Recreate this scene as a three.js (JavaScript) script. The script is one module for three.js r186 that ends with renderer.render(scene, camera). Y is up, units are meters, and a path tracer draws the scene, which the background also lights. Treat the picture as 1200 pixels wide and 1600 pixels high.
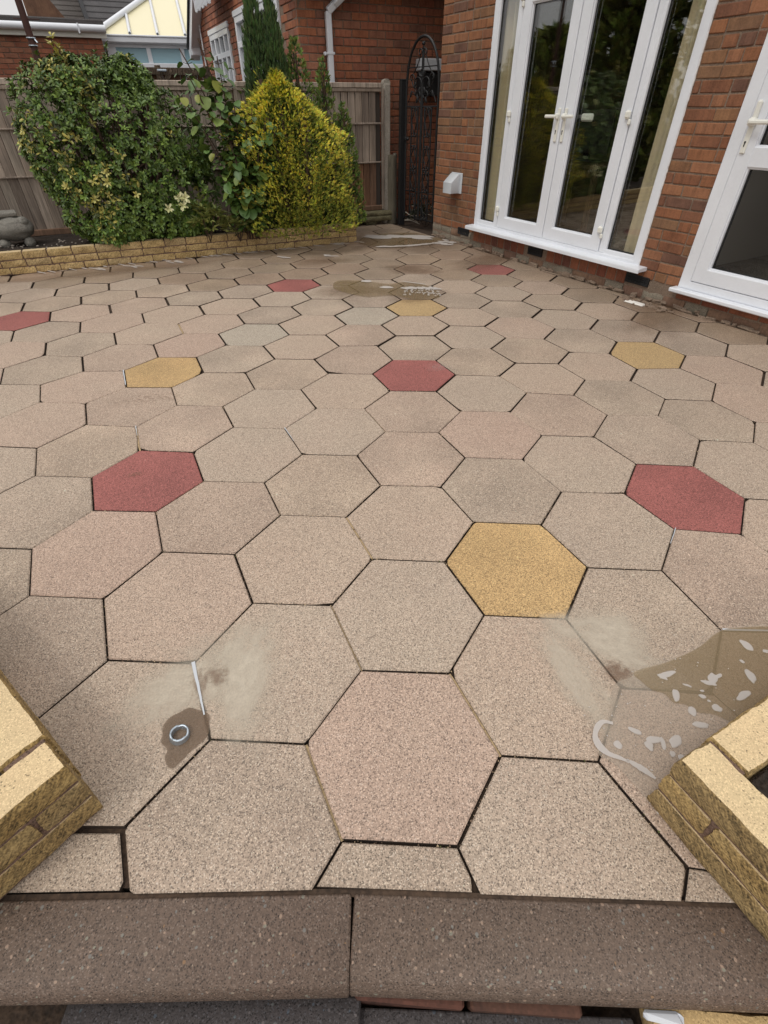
import * as THREE from 'three';
import { mergeGeometries, mergeVertices, toCreasedNormals } from 'three/addons/utils/BufferGeometryUtils.js';
import { ImprovedNoise } from 'three/addons/math/ImprovedNoise.js';

// ------------------------------------------------------------------ camera, sky, sun, exposure
const scene = new THREE.Scene();
const camera = new THREE.PerspectiveCamera(92.55, 0.75, 0.05, 300);
camera.position.set(-0.0088, 1.2775, 0.6017);
camera.rotation.order = 'YXZ';
camera.rotation.set(-0.6884, 0.06098, -0.00523);
scene.add(camera);

const SKY_LEVEL = 1.0;
{
  const w = 256, h = 128, d = new Float32Array(w * h * 4);
  const nz = new ImprovedNoise();
  for (let j = 0; j < h; j++) for (let i = 0; i < w; i++) {
    const el = ((j + 0.5) / h - 0.5) * Math.PI, az = (i / w) * Math.PI * 2, k = (j * w + i) * 4;
    let L;
    if (el > 0) {
      const x = Math.cos(el) * Math.cos(az), y = Math.sin(el), z = Math.cos(el) * Math.sin(az);
      const c = nz.noise(x * 2.2 + 3, y * 3.5, z * 2.2 + 7) + 0.5 * nz.noise(x * 5 + 9, y * 8, z * 5);
      L = (0.62 + 0.62 * y) * (1 + 0.13 * c);
    } else L = 0.2;
    L *= SKY_LEVEL;
    d[k] = L; d[k + 1] = L * 0.985; d[k + 2] = L * 0.975; d[k + 3] = 1;
  }
  const sky = new THREE.DataTexture(d, w, h, THREE.RGBAFormat, THREE.FloatType);
  sky.mapping = THREE.EquirectangularReflectionMapping;
  sky.magFilter = THREE.LinearFilter; sky.minFilter = THREE.LinearFilter; sky.wrapS = THREE.RepeatWrapping;
  sky.needsUpdate = true;
  scene.background = sky; scene.environment = sky;
}
const sun = new THREE.DirectionalLight(new THREE.Color(1.0, 0.965, 0.9), 0.9);
sun.position.set(-4.5, 9, 1.0);
sun.target.position.set(-0.5, 0, -3);
sun.castShadow = true; sun.shadow.radius = 26; sun.shadow.mapSize.set(2048, 2048);
Object.assign(sun.shadow.camera, { left: -12, right: 12, top: 12, bottom: -12, near: 0.5, far: 40 });
scene.add(sun, sun.target);

const renderer = new THREE.WebGLRenderer({ antialias: true });
renderer.toneMapping = THREE.LinearToneMapping;
renderer.toneMappingExposure = 1.06;
renderer.shadowMap.enabled = true;

// ------------------------------------------------------------------ helpers
function rng(seed) { let a = seed >>> 0; return () => { a = (a + 0x6D2B79F5) | 0; let t = Math.imul(a ^ (a >>> 15), 1 | a); t = (t + Math.imul(t ^ (t >>> 7), 61 | t)) ^ t; return ((t ^ (t >>> 14)) >>> 0) / 4294967296; }; }
const R = rng(20231);
const rr = (a, b) => a + (b - a) * R();
const PN = new ImprovedNoise();
const noise = (x, y, z) => PN.noise(x, y, z);
const clamp = (x, a = 0, b = 1) => Math.min(b, Math.max(a, x));
const lerp = (a, b, t) => a + (b - a) * t;
const sstep = (a, b, x) => { const t = clamp((x - a) / (b - a)); return t * t * (3 - 2 * t); };
const V3 = (x, y, z) => new THREE.Vector3(x, y, z);
const lin = (r, g, b) => new THREE.Color().setRGB(r, g, b);
const names = {};
function numbered(n) { const k = names[n] = (names[n] ?? -1) + 1; return k ? `${n}_${String(k).padStart(3, '0')}` : n; }
function fin(o) { o.traverse(m => { if (m.isMesh) { m.castShadow = true; m.receiveShadow = true; } }); return o; }
function tag(o, label, category, group) { Object.assign(o.userData, { label, category }); if (group) o.userData.group = group; return o; }
function thing(name, label, category, pos = [0, 0, 0], turn = 0, group) {
  const o = new THREE.Group(); o.name = numbered(name); o.position.set(...pos); o.rotation.y = turn; scene.add(o);
  return tag(o, label, category, group);
}
function structure(name, geo, mat) {
  const o = geo ? new THREE.Mesh(geo, mat) : new THREE.Group(); o.name = numbered(name); o.userData.kind = 'structure'; scene.add(o); return o;
}
function part(parent, name, geo, mat, pos, rot) {
  const m = geo ? new THREE.Mesh(geo, mat) : new THREE.Group(); m.name = name;
  if (pos) m.position.set(...pos); if (rot) m.rotation.set(...rot);
  parent.add(m); return m;
}
const turnOf = (dx, dz) => Math.atan2(-dz, dx);           // local +x -> (dx, dz)
const std = (c, o = {}) => new THREE.MeshStandardMaterial({ color: c, roughness: 0.8, ...o });
const phy = (c, o = {}) => new THREE.MeshPhysicalMaterial({ color: c, roughness: 0.5, ...o });

// geometry
function soup(tris) {                                     // tris: flat list of Vector3 -> flat shaded geometry
  const p = new Float32Array(tris.length * 3); tris.forEach((v, i) => { p[i * 3] = v.x; p[i * 3 + 1] = v.y; p[i * 3 + 2] = v.z; });
  const g = new THREE.BufferGeometry(); g.setAttribute('position', new THREE.BufferAttribute(p, 3)); g.computeVertexNormals(); return g;
}
function boxUV(g, du = 0, dv = 0, rot = 0) {              // uv in metres from the dominant axis of the normal
  const p = g.attributes.position, n = g.attributes.normal, uv = new Float32Array(p.count * 2);
  const c = Math.cos(rot), s = Math.sin(rot);
  for (let i = 0; i < p.count; i++) {
    const ax = Math.abs(n.getX(i)), ay = Math.abs(n.getY(i)), az = Math.abs(n.getZ(i)); let u, v;
    if (ay >= ax && ay >= az) { u = p.getX(i); v = -p.getZ(i); } else if (ax >= az) { u = p.getZ(i); v = p.getY(i); } else { u = p.getX(i); v = p.getY(i); }
    uv[i * 2] = u * c - v * s + du; uv[i * 2 + 1] = u * s + v * c + dv;
  }
  g.setAttribute('uv', new THREE.BufferAttribute(uv, 2)); return g;
}
function chamferBox(w, h, d, c = 0.004, jit = 0, J = R) {
  const H = [w / 2, h / 2, d / 2]; c = Math.min(c, H[0] * 0.9, H[1] * 0.9, H[2] * 0.9);
  const pts = {};
  for (const sx of [-1, 1]) for (const sy of [-1, 1]) for (const sz of [-1, 1]) {
    const o = [(J() - 0.5) * jit, (J() - 0.5) * jit, (J() - 0.5) * jit];
    for (let a = 0; a < 3; a++) {
      const q = [sx, sy, sz].map((s, i) => s * (i === a ? H[i] : H[i] - c) + o[i]);
      pts[`${sx},${sy},${sz},${a}`] = V3(...q);
    }
  }
  const P = (s, a) => pts[`${s[0]},${s[1]},${s[2]},${a}`], T = [];
  const tri = (a, b, c2) => { const n = b.clone().sub(a).cross(c2.clone().sub(a)), m = a.clone().add(b).add(c2); n.dot(m) >= 0 ? T.push(a, b, c2) : T.push(a, c2, b); };
  const quad = (a, b, c2, d2) => { tri(a, b, c2); tri(a, c2, d2); };
  for (let a = 0; a < 3; a++) for (const s of [-1, 1]) {
    const j = (a + 1) % 3, k = (a + 2) % 3, S = (u, v) => { const q = [0, 0, 0]; q[a] = s; q[j] = u; q[k] = v; return q; };
    quad(P(S(-1, -1), a), P(S(1, -1), a), P(S(1, 1), a), P(S(-1, 1), a));
  }
  for (let a = 0; a < 3; a++) {                           // edges parallel to axis a
    const j = (a + 1) % 3, k = (a + 2) % 3;
    for (const u of [-1, 1]) for (const v of [-1, 1]) {
      const A = [0, 0, 0], B = [0, 0, 0]; A[a] = -1; B[a] = 1; A[j] = B[j] = u; A[k] = B[k] = v;
      quad(P(A, j), P(B, j), P(B, k), P(A, k));
    }
  }
  for (const x of [-1, 1]) for (const y of [-1, 1]) for (const z of [-1, 1]) tri(P([x, y, z], 0), P([x, y, z], 1), P([x, y, z], 2));
  return soup(T);
}
const cbox = (w, h, d, c, jit) => boxUV(chamferBox(w, h, d, c, jit), R() * 3, R() * 3);
function at(g, x, y, z, ry = 0, rx = 0, rz = 0) { g.applyMatrix4(new THREE.Matrix4().compose(V3(x, y, z), new THREE.Quaternion().setFromEuler(new THREE.Euler(rx, ry, rz, 'YXZ')), V3(1, 1, 1))); return g; }
function merge(list) { return mergeGeometries(list.map(g => { const q = g.index ? g.toNonIndexed() : g; for (const k of Object.keys(q.attributes)) if (!['position', 'normal', 'uv', 'color'].includes(k)) q.deleteAttribute(k); return q; })); }
function tube(pts, r, seg = 24, rs = 6, closed = false) { return new THREE.TubeGeometry(new THREE.CatmullRomCurve3(pts.map(p => V3(...p)), closed, 'centripetal'), seg, r, rs, closed); }
function bar(a, b, r, rs = 6) { return new THREE.TubeGeometry(new THREE.LineCurve3(V3(...a), V3(...b)), 1, r, rs); }
function ringFrame(x0, y0, x1, y1, t, depth, bevel = 0.004, tb = t) {  // rectangular frame, sides t wide, bottom tb, in the xy plane, front at z = depth
  const s = new THREE.Shape(); s.moveTo(x0, y0); s.lineTo(x1, y0); s.lineTo(x1, y1); s.lineTo(x0, y1); s.closePath();
  const h = new THREE.Path(); h.moveTo(x0 + t, y0 + tb); h.lineTo(x0 + t, y1 - t); h.lineTo(x1 - t, y1 - t); h.lineTo(x1 - t, y0 + tb); h.closePath(); s.holes.push(h);
  const g = new THREE.ExtrudeGeometry(s, { depth: depth - bevel, bevelEnabled: bevel > 0, bevelThickness: bevel, bevelSize: bevel, bevelOffset: -bevel, bevelSegments: 2, steps: 1 });
  return boxUV(g);
}
// a split stone: every side face broken, top and bottom sawn flat
function roughStone(w, h, d, res, amp, seed, bottomAlso = false) {
  const g = new THREE.BoxGeometry(w, h, d, Math.max(2, Math.round(w / res)), Math.max(3, Math.round(h / res)), Math.max(2, Math.round(d / res)));
  const p = g.attributes.position;
  for (let i = 0; i < p.count; i++) {
    const x = p.getX(i), y = p.getY(i), z = p.getZ(i), e = Math.pow(Math.abs(y) / (h / 2), 7);
    const f = (u, v, k) => amp * (0.9 * noise(u * 13 + seed, v * 22 + k, seed * 1.7) + 0.6 * noise(u * 38 + v * 22 + seed, v * 70 + k, 3.1) + 0.35 * noise(u * 120 + seed, v * 150, k)) - amp * 1.05 * e;
    let nx = x, nz = z;
    if (Math.abs(z) > d / 2 - 1e-5) nz += Math.sign(z) * f(x, y, 5 + Math.sign(z));
    if (Math.abs(x) > w / 2 - 1e-5) nx += Math.sign(x) * f(z, y, 9 + Math.sign(x)) * 0.6;
    p.setXYZ(i, nx, y + 0.0012 * noise(x * 40 + seed, 1, z * 40), nz);
  }
  g.computeVertexNormals();
  const q = toCreasedNormals(mergeVertices((g.deleteAttribute('uv'), g.deleteAttribute('normal'), g), 1e-5), 0.75);
  return boxUV(q, seed * 0.37, seed * 0.71);
}
// textures
const toS = x => { x = clamp(x); return Math.round(255 * (x <= 0.0031308 ? x * 12.92 : 1.055 * Math.pow(x, 1 / 2.4) - 0.055)); };
function tex(w, h, fn, srgb, perMetre) {                 // fn(i, j) -> [r,g,b,(a)] linear (srgb) or raw 0..1
  const d = new Uint8Array(w * h * 4);
  for (let j = 0; j < h; j++) for (let i = 0; i < w; i++) {
    const c = fn(i, j), k = (j * w + i) * 4;
    for (let a = 0; a < 3; a++) d[k + a] = srgb ? toS(c[a]) : Math.round(255 * clamp(c[a]));
    d[k + 3] = c.length > 3 ? Math.round(255 * clamp(c[3])) : 255;
  }
  const t = new THREE.DataTexture(d, w, h, THREE.RGBAFormat);
  t.magFilter = THREE.LinearFilter; t.minFilter = THREE.LinearMipmapLinearFilter; t.wrapS = t.wrapT = THREE.RepeatWrapping;
  if (srgb) t.colorSpace = THREE.SRGBColorSpace;
  if (perMetre) t.repeat.set(perMetre, perMetre);
  t.needsUpdate = true; return t;
}
function field(n) { return new Float32Array(n * n); }
function tileNoise(n, oct, seed, fx = 4, fy = 4) {       // periodic value noise
  const f = field(n), q = rng(seed);
  let amp = 1, tot = 0;
  for (let o = 0; o < oct; o++) {
    const gx = fx << o, gy = fy << o, L = new Float32Array(gx * gy).map(() => q());
    for (let j = 0; j < n; j++) {
      const y = j / n * gy, y0 = Math.floor(y), ty = y - y0, sy = ty * ty * (3 - 2 * ty), a = (y0 % gy) * gx, b = ((y0 + 1) % gy) * gx;
      for (let i = 0; i < n; i++) {
        const x = i / n * gx, x0 = Math.floor(x), tx = x - x0, sx = tx * tx * (3 - 2 * tx), xa = x0 % gx, xb = (x0 + 1) % gx;
        f[j * n + i] += amp * lerp(lerp(L[a + xa], L[a + xb], sx), lerp(L[b + xa], L[b + xb], sx), sy);
      }
    }
    tot += amp; amp *= 0.5;
  }
  for (let i = 0; i < f.length; i++) f[i] = f[i] / tot;
  return f;
}
function specks(n, count, rmin, rmax, seed, put) {       // put(index, weight, id)
  const q = rng(seed);
  for (let k = 0; k < count; k++) {
    const cx = q() * n, cy = q() * n, r = rmin + (rmax - rmin) * q() ** 2, e = 0.6 + 0.4 * q(), th = q() * 3.14, c = Math.cos(th), s = Math.sin(th), id = q();
    const m = Math.ceil(r) + 1;
    for (let y = -m; y <= m; y++) for (let x = -m; x <= m; x++) {
      const u = (x * c + y * s) / r, v = (-x * s + y * c) / (r * e), dd = u * u + v * v;
      if (dd < 1.2) put((((Math.floor(cy) + y + n) % n) * n) + ((Math.floor(cx) + x + n) % n), clamp((1.2 - dd) * 2.5), id);
    }
  }
}
function aggregate(n, seed, fine, dark, pale, chips, base, lo, grain = 0.76) {
  const c = [field(n), field(n), field(n)], hgt = field(n), lf = tileNoise(n, 4, seed, 3, 3), hu = tileNoise(n, 4, seed + 9, 4, 4), hf = tileNoise(n, 2, seed + 1, n / 4, n / 4);
  for (let i = 0; i < n * n; i++) { const v = base * (1 - lo / 2 + lo * lf[i]) * (1 - grain / 2 + grain * hf[i]), k = (hu[i] - 0.4) * 0.16; c[0][i] = v * (1 + 0.25 * k); c[1][i] = v * (1 - 0.35 * k); c[2][i] = v * (1 - 0.3 * k); hgt[i] = 0.5 + 0.5 * (hf[i] - 0.5); }
  const put = (f, tint) => (i, w, id) => { const t = f(id); for (let a = 0; a < 3; a++) c[a][i] = lerp(c[a][i], t * (tint ? tint(id)[a] : 1), w * 0.85); };
  specks(n, fine, 0.7, 2.2, seed + 2, put(id => base * (0.62 + 0.7 * id)));
  specks(n, dark, 0.7, 2.3, seed + 3, (i, w, id) => { put(() => base * (0.2 + 0.35 * id))(i, w, id); hgt[i] -= 0.35 * w; });
  specks(n, pale, 0.7, 2.1, seed + 4, put(id => base * (1.35 + 0.5 * id), id => [1, 1.1, 1.2]));
  if (chips) specks(n, chips, 1.2, 4.2, seed + 5, put(id => base * (1.3 + 2.6 * id * id), id => id > 0.45 && id < 0.5 ? [1, 0.85, 0.6] : [1, 1.4, 1.75]));
  return [c, hgt];
}
function aggTex(n, size, ...a) {
  const [c, h] = aggregate(n, ...a);
  return { map: tex(n, n, (i, j) => { const k = j * n + i; return [c[0][k], c[1][k], c[2][k]]; }, true, 1 / size), bumpMap: tex(n, n, (i, j) => { const v = h[j * n + i]; return [v, v, v]; }, false, 1 / size) };
}
// ------------------------------------------------------------------ materials
const T_slab = aggTex(1024, 0.9, 11, 170000, 56000, 36000, 0, 0.62, 0.46, 0.55);
const T_slab2 = aggTex(1024, 0.9, 311, 150000, 66000, 30000, 60, 0.6, 1.0, 0.6);
const T_cope = aggTex(1024, 0.9, 51, 110000, 40000, 26000, 1500, 0.44, 0.26);
const T_sand = aggTex(512, 0.45, 91, 30000, 1500, 9000, 0, 0.78, 0.24, 0.22);
const T_conc = aggTex(512, 0.5, 131, 12000, 6000, 6000, 0, 0.6, 0.5);
const T_split = (() => {
  const n = 512, a = tileNoise(n, 5, 71, 5, 12), b = tileNoise(n, 4, 72, 24, 90), s = tileNoise(n, 2, 73, 128, 128);
  const f = (i, j) => { const k = j * n + i, st = b[((j + i) % n) * n + i]; return [a[k], st, s[k]]; };
  return { map: tex(n, n, (i, j) => { const [x, y, z] = f(i, j); const v = 0.3 + 0.45 * x + 0.55 * (y - 0.5) + 0.75 * (z - 0.5); return [v, v * (0.93 + 0.1 * x), v * (0.8 + 0.25 * x)]; }, true, 1 / 0.4), bumpMap: tex(n, n, (i, j) => { const [x, y, z] = f(i, j); const v = 0.5 * x + 0.35 * y + 0.25 * z; return [v, v, v]; }, false, 1 / 0.4) };
})();
const T_brick = (() => {
  const n = 512, a = tileNoise(n, 5, 171, 4, 4), b = tileNoise(n, 3, 172, 48, 4), s = tileNoise(n, 2, 173, 100, 100);
  const f = (i, j) => { const k = j * n + i; return 0.34 + 0.5 * a[k] + 0.3 * (b[k] - 0.5) + 0.3 * (s[k] - 0.5); };
  return { map: tex(n, n, (i, j) => { const v = f(i, j), k = j * n + i, dk = sstep(0.62, 0.75, a[(k * 7 + 991) % (n * n)]) * 0; return [v * (1 - dk), v * (0.96 + 0.08 * a[k]), v * (0.95 + 0.1 * s[k])]; }, true, 1 / 0.5), bumpMap: tex(n, n, (i, j) => { const v = f(i, j); return [v, v, v]; }, false, 1 / 0.5) };
})();
const T_wood = (() => {
  const n = 512, a = tileNoise(n, 4, 271, 48, 2), b = tileNoise(n, 4, 272, 5, 3), s = tileNoise(n, 2, 273, 120, 8);
  const f = k => 0.3 + 0.45 * a[k] + 0.35 * (b[k] - 0.5) + 0.25 * (s[k] - 0.5);
  return { map: tex(n, n, (i, j) => { const v = f(j * n + i); return [v, v, v]; }, true, 1 / 0.6), bumpMap: tex(n, n, (i, j) => { const v = f(j * n + i); return [v, v, v]; }, false, 1 / 0.6) };
})();
const T_plain = (() => {                                   // very faint unevenness for painted and plastic faces
  const n = 256, a = tileNoise(n, 5, 371, 3, 3), s = tileNoise(n, 2, 372, 50, 50);
  return { map: tex(n, n, (i, j) => { const k = j * n + i, v = 0.9 + 0.12 * (a[k] - 0.5) + 0.04 * (s[k] - 0.5); return [v, v, v * 0.99]; }, true, 1 / 0.7), roughnessMap: tex(n, n, (i, j) => { const k = j * n + i, v = 0.75 + 0.5 * (a[k] - 0.5); return [v, v, v]; }, false, 1 / 0.7) };
})();
const T_soil = (() => {
  const n = 512, a = tileNoise(n, 5, 471, 6, 6), s = tileNoise(n, 2, 472, 80, 80);
  return { map: tex(n, n, (i, j) => { const k = j * n + i, v = 0.2 + 0.5 * a[k] + 0.5 * (s[k] - 0.5); return [v, v * 0.93, v * 0.86]; }, true, 1 / 0.6), bumpMap: tex(n, n, (i, j) => { const k = j * n + i, v = 0.5 * a[k] + 0.5 * s[k]; return [v, v, v]; }, false, 1 / 0.6) };
})();
let slabFlip = 0;
const slabMat = c => std(c, { ...(slabFlip++ % 2 ? T_slab2 : T_slab), bumpScale: 0.0012, roughness: 0.72 });
const M = {
  bed: std(lin(0.12, 0.08, 0.055), { ...T_soil, bumpScale: 0.006, roughness: 0.95 }),
  cope: std(lin(0.3, 0.205, 0.15), { ...T_cope, bumpScale: 0.0012, roughness: 0.66 }),
  cope2: std(lin(0.13, 0.11, 0.108), { ...T_cope, bumpScale: 0.0012, roughness: 0.75 }),
  sandTop: std(lin(0.76, 0.575, 0.33), { ...T_sand, bumpScale: 0.001, roughness: 0.8 }),
  mortar: std(lin(0.26, 0.16, 0.115), { ...T_conc, bumpScale: 0.003, roughness: 0.95 }),
  mortarGrey: std(lin(0.38, 0.275, 0.2), { ...T_conc, bumpScale: 0.003, roughness: 0.95 }),
  mortarDark: std(lin(0.16, 0.11, 0.085), { ...T_conc, bumpScale: 0.003, roughness: 0.95 }),
  soil: std(lin(0.07, 0.052, 0.04), { ...T_soil, bumpScale: 0.02, roughness: 0.98 }),
  concrete: std(lin(0.62, 0.55, 0.46), { ...T_conc, bumpScale: 0.003, roughness: 0.9 }),
  mossStone: std(lin(0.3, 0.27, 0.16), { ...T_split, bumpScale: 0.008, roughness: 0.95 }),
  upvc: phy(lin(0.86, 0.885, 0.945), { ...T_plain, roughness: 0.42, clearcoat: 0.25, clearcoatRoughness: 0.3 }),
  upvcGrey: phy(lin(0.62, 0.65, 0.69), { ...T_plain, roughness: 0.5 }),
  cream: phy(lin(0.8, 0.79, 0.72), { roughness: 0.32 }),
  rubber: std(lin(0.015, 0.015, 0.016), { roughness: 0.5 }),
  black: phy(lin(0.01, 0.01, 0.011), { roughness: 0.5 }),
  blackFlat: std(lin(0.012, 0.012, 0.013), { roughness: 0.75 }),
  galv: std(lin(0.5, 0.56, 0.62), { roughness: 0.38, metalness: 0.85, ...{ bumpMap: T_plain.map, bumpScale: 0.002 } }),
  glass: phy(lin(0.96, 0.985, 0.97), { roughness: 0.0, transmission: 1, thickness: 0, ior: 2.0 }),
  frosted: phy(lin(0.85, 0.85, 0.84), { roughness: 0.38, transmission: 1, thickness: 0, ior: 1.5, bumpMap: T_slab.bumpMap, bumpScale: 0.001 }),
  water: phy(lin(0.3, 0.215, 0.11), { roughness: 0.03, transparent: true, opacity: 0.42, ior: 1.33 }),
  waterSkyTint: phy(lin(0.5, 0.42, 0.335), { roughness: 0.04, transparent: true, opacity: 0.36, ior: 1.33 }),  // sky reflection on the near puddle put into the film colour
  foam: phy(lin(0.62, 0.57, 0.53), { roughness: 0.5, transmission: 0.3, thickness: 0 }),
  rust: std(lin(0.1, 0.035, 0.025), { ...T_brick, bumpScale: 0.002, roughness: 0.7 }),
};

// ------------------------------------------------------------------ ground and patio
const groundGeo = new THREE.PlaneGeometry(160, 160); groundGeo.rotateX(-Math.PI / 2); groundGeo.translate(0, -0.2, 0); boxUV(groundGeo);
structure('ground', groundGeo, M.bed);

const S = 0.453, A2 = S / Math.sqrt(3) / 2;                 // flat-to-flat size, half the side
const HA = { x: 0.19518, z: -6.65672 }, HU = { x: 0.54922, z: 0.83568 }, HN = { x: -0.83568, z: 0.54922 };   // house wall line
const KX = [0.00038,-0.02949,-0.00263,-0.00557,-0.03263,-0.00038,-0.00219,-0.0001,-0.00679,-0.00013], KZ = [0.01341,-0.00247,0.01665,0.00852,0.00093,-0.00579,0.00316,-8e-05,-0.00051,-0.0022];
const TAB = [-1,-1,-131,224,1,-1,131,221,2,0,251,14,-2,0,-252,12,5,-1,628,232,-5,-1,-640,228,4,0,497,16,-4,0,-507,13,-1,1,-127,-214,1,1,132,-218,5,1,619,-197,-5,1,-632,-208,2,2,255,-439,-2,2,-250,-449,4,2,517,-438,-4,2,-517,-446,7,1,869,-197,-7,1,-895,-205,1,3,135,-677,-1,3,-130,-679,8,2,998,-416,-5,3,-646,-672,5,3,647,-675,-8,2,-1028,-438,2,4,259,-907,-2,4,-255,-912,7,3,908,-673,-7,3,-919,-671,4,4,525,-905,-4,4,-525,-909,-10,2,-1289,-438,-1,5,-128,-1138,1,5,136,-1142,-8,4,-1045,-903,8,4,1045,-906,-5,5,-647,-1130,5,5,654,-1132,-11,3,-1422,-661,-7,5,-921,-1126,7,5,922,-1132,10,4,1288,-889,-2,6,-257,-1370,-10,4,-1306,-897,2,6,258,-1379,-4,6,-522,-1367,-1,7,-134,-1599,1,7,138,-1606,-8,6,-1052,-1357,8,6,1048,-1366,11,5,1418,-1123,-11,5,-1438,-1128,10,6,1305,-1358,-10,6,-1320,-1361,-7,7,-928,-1605,-13,5,-1699,-1125,2,8,266,-1840,-2,8,-265,-1844,-11,7,-1440,-1582,11,7,1436,-1597,-8,8,-1056,-1827,8,8,1052,-1836,-1,9,-134,-2074,-14,6,-1835,-1352,1,9,140,-2079,13,7,1689,-1586,-10,8,-1316,-1829,5,9,664,-2088,10,8,1318,-1835,-13,7,-1713,-1592,-7,9,-934,-2052,7,9,930,-2068,-2,10,-254,-2303,2,10,265,-2318,4,10,532,-2312,14,8,1806,-1797,11,9,1433,-2044,-11,9,-1438,-2053,-14,8,-1847,-1826,8,10,1050,-2282,-8,10,-1057,-2283,13,9,1689,-2033,-1,11,-136,-2531,1,11,147,-2534,-13,9,-1711,-2039,-10,10,-1319,-2270,10,10,1316,-2276,5,11,661,-2517,-16,8,-2115,-1828,7,11,936,-2520,2,12,262,-2752,11,11,1419,-2462,-2,12,-254,-2775,14,10,1815,-2265,-14,10,-1840,-2275,-11,11,-1452,-2512,-17,9,-2248,-2048,13,11,1689,-2485,-16,10,-2092,-2253,-13,11,-1710,-2500,10,12,1317,-2710,-1,13,-136,-2982,-10,12,-1317,-2738,1,13,148,-2995];
function warp(x, z) { x = clamp(x, -3.6, 2.2); z = clamp(z, -5.3, 0.4); const b = [1, x, z, x * x, x * z, z * z, x ** 3, x * x * z, x * z * z, z ** 3]; let u = 0, v = 0; for (let i = 0; i < 10; i++) { u += KX[i] * b[i]; v += KZ[i] * b[i]; } return [u, v]; }
const table = new Map(), resid = [];
for (let i = 0; i < TAB.length; i += 4) {
  const gx = TAB[i] * A2, gz = -TAB[i + 1] * S / 2, x = TAB[i + 2] / 1000, z = TAB[i + 3] / 1000, [u, v] = warp(gx, gz);
  table.set(`${TAB[i]},${TAB[i + 1]}`, [x, z]); resid.push([gx, gz, x - gx - u, z - gz - v]);
}
const vcache = new Map(), VR = rng(77);
function vertex(kx, kz) {
  const key = `${kx},${kz}`; if (table.has(key)) return table.get(key); if (vcache.has(key)) return vcache.get(key);
  const gx = kx * A2, gz = -kz * S / 2, [u, v] = warp(gx, gz); let a = 0, b = 0, w = 0.4;
  for (const [x, z, p, q] of resid) { const k = Math.exp(-((x - gx) ** 2 + (z - gz) ** 2) / 0.12); a += k * p; b += k * q; w += k; }
  const r = [gx + u + a / w + (VR() - 0.5) * 0.008, gz + v + b / w + (VR() - 0.5) * 0.008]; vcache.set(key, r); return r;
}
function clipHalf(poly, px, pz, nx, nz) {                   // keep the side where (p - P) . n >= 0
  const out = [];
  for (let i = 0; i < poly.length; i++) {
    const a = poly[i], b = poly[(i + 1) % poly.length], da = (a[0] - px) * nx + (a[1] - pz) * nz, db = (b[0] - px) * nx + (b[1] - pz) * nz;
    if (da >= 0) out.push(a);
    if ((da >= 0) !== (db >= 0)) { const t = da / (da - db); out.push([lerp(a[0], b[0], t), lerp(a[1], b[1], t)]); }
  }
  return out;
}
function polyArea(p) { let s = 0; for (let i = 0; i < p.length; i++) { const a = p[i], b = p[(i + 1) % p.length]; s += a[0] * b[1] - b[0] * a[1]; } return s / 2; }
function inset(poly, d) {                                   // shrink a convex polygon; d is a list, one joint width per edge
  let out = poly.slice(); const s = Math.sign(polyArea(poly));
  for (let i = 0; i < poly.length; i++) { const a = poly[i], b = poly[(i + 1) % poly.length], ex = b[0] - a[0], ez = b[1] - a[1], l = Math.hypot(ex, ez) || 1, nx = -ez / l * s, nz = ex / l * s; out = clipHalf(out, a[0] + nx * d[i], a[1] + nz * d[i], nx, nz); }
  return out;
}
function slabGeo(poly, thick, cham, hfn, rot) {             // a slab: flat top, small chamfer, sides
  if (polyArea(poly) < 0) poly = poly.slice().reverse();
  const n = poly.length, top = inset(poly, poly.map(() => cham)); if (top.length !== n) return null;
  const T = [], up = (p, y) => V3(p[0], hfn(p) + y, p[1]);
  const U = [];
  for (let i = 1; i < n - 1; i++) T.push(up(top[0], 0), up(top[i + 1], 0), up(top[i], 0));
  // inset() may rotate the start of the list, so pair each rim corner with its nearest top corner
  const near = p => top.reduce((b, q) => Math.hypot(q[0] - p[0], q[1] - p[1]) < Math.hypot(b[0] - p[0], b[1] - p[1]) ? q : b);
  for (let i = 0; i < n; i++) {
    const a = poly[i], b = poly[(i + 1) % n], ta = near(a), tb = near(b);
    T.push(up(a, -cham), up(ta, 0), up(tb, 0), up(a, -cham), up(tb, 0), up(b, -cham));
    U.push(up(a, -thick), up(a, -cham), up(b, -cham), up(a, -thick), up(b, -cham), up(b, -thick));
  }
  const g = boxUV(soup(T.concat(U)), R() * 5, R() * 5, rot ?? Math.floor(R() * 6) * 1.05);
  g.addGroup(0, T.length, 0); g.addGroup(T.length, U.length, 1); return g;
}
const patio = structure('patio');
const PALC = [[0.675, 0.513, 0.388], [0.66, 0.508, 0.388], [0.65, 0.505, 0.386], [0.68, 0.505, 0.384], [0.675, 0.5, 0.382], [0.665, 0.515, 0.39], [0.655, 0.51, 0.39], [0.685, 0.52, 0.388]];
const PAL = PALC.map(c => slabMat(lin(...c))), PALW = PALC.map(c => std(lin(c[0] * 0.87, c[1] * 0.84, c[2] * 0.8), { ...T_slab2, bumpScale: 0.0012, roughness: 0.5 }));
const PINK = slabMat(lin(0.672, 0.482, 0.37)), BEIGE = PAL[1];
const slabSide = std(lin(0.085, 0.055, 0.037), { ...T_soil, bumpScale: 0.004, roughness: 0.95 });
const RED = [[0.52, 0.17, 0.145], [0.48, 0.17, 0.14]].map(c => slabMat(lin(...c))), YEL = [[0.8, 0.52, 0.235], [0.72, 0.49, 0.24], [0.68, 0.49, 0.27]].map(c => slabMat(lin(...c)));
const PALE = slabMat(lin(0.64, 0.535, 0.42));
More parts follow.
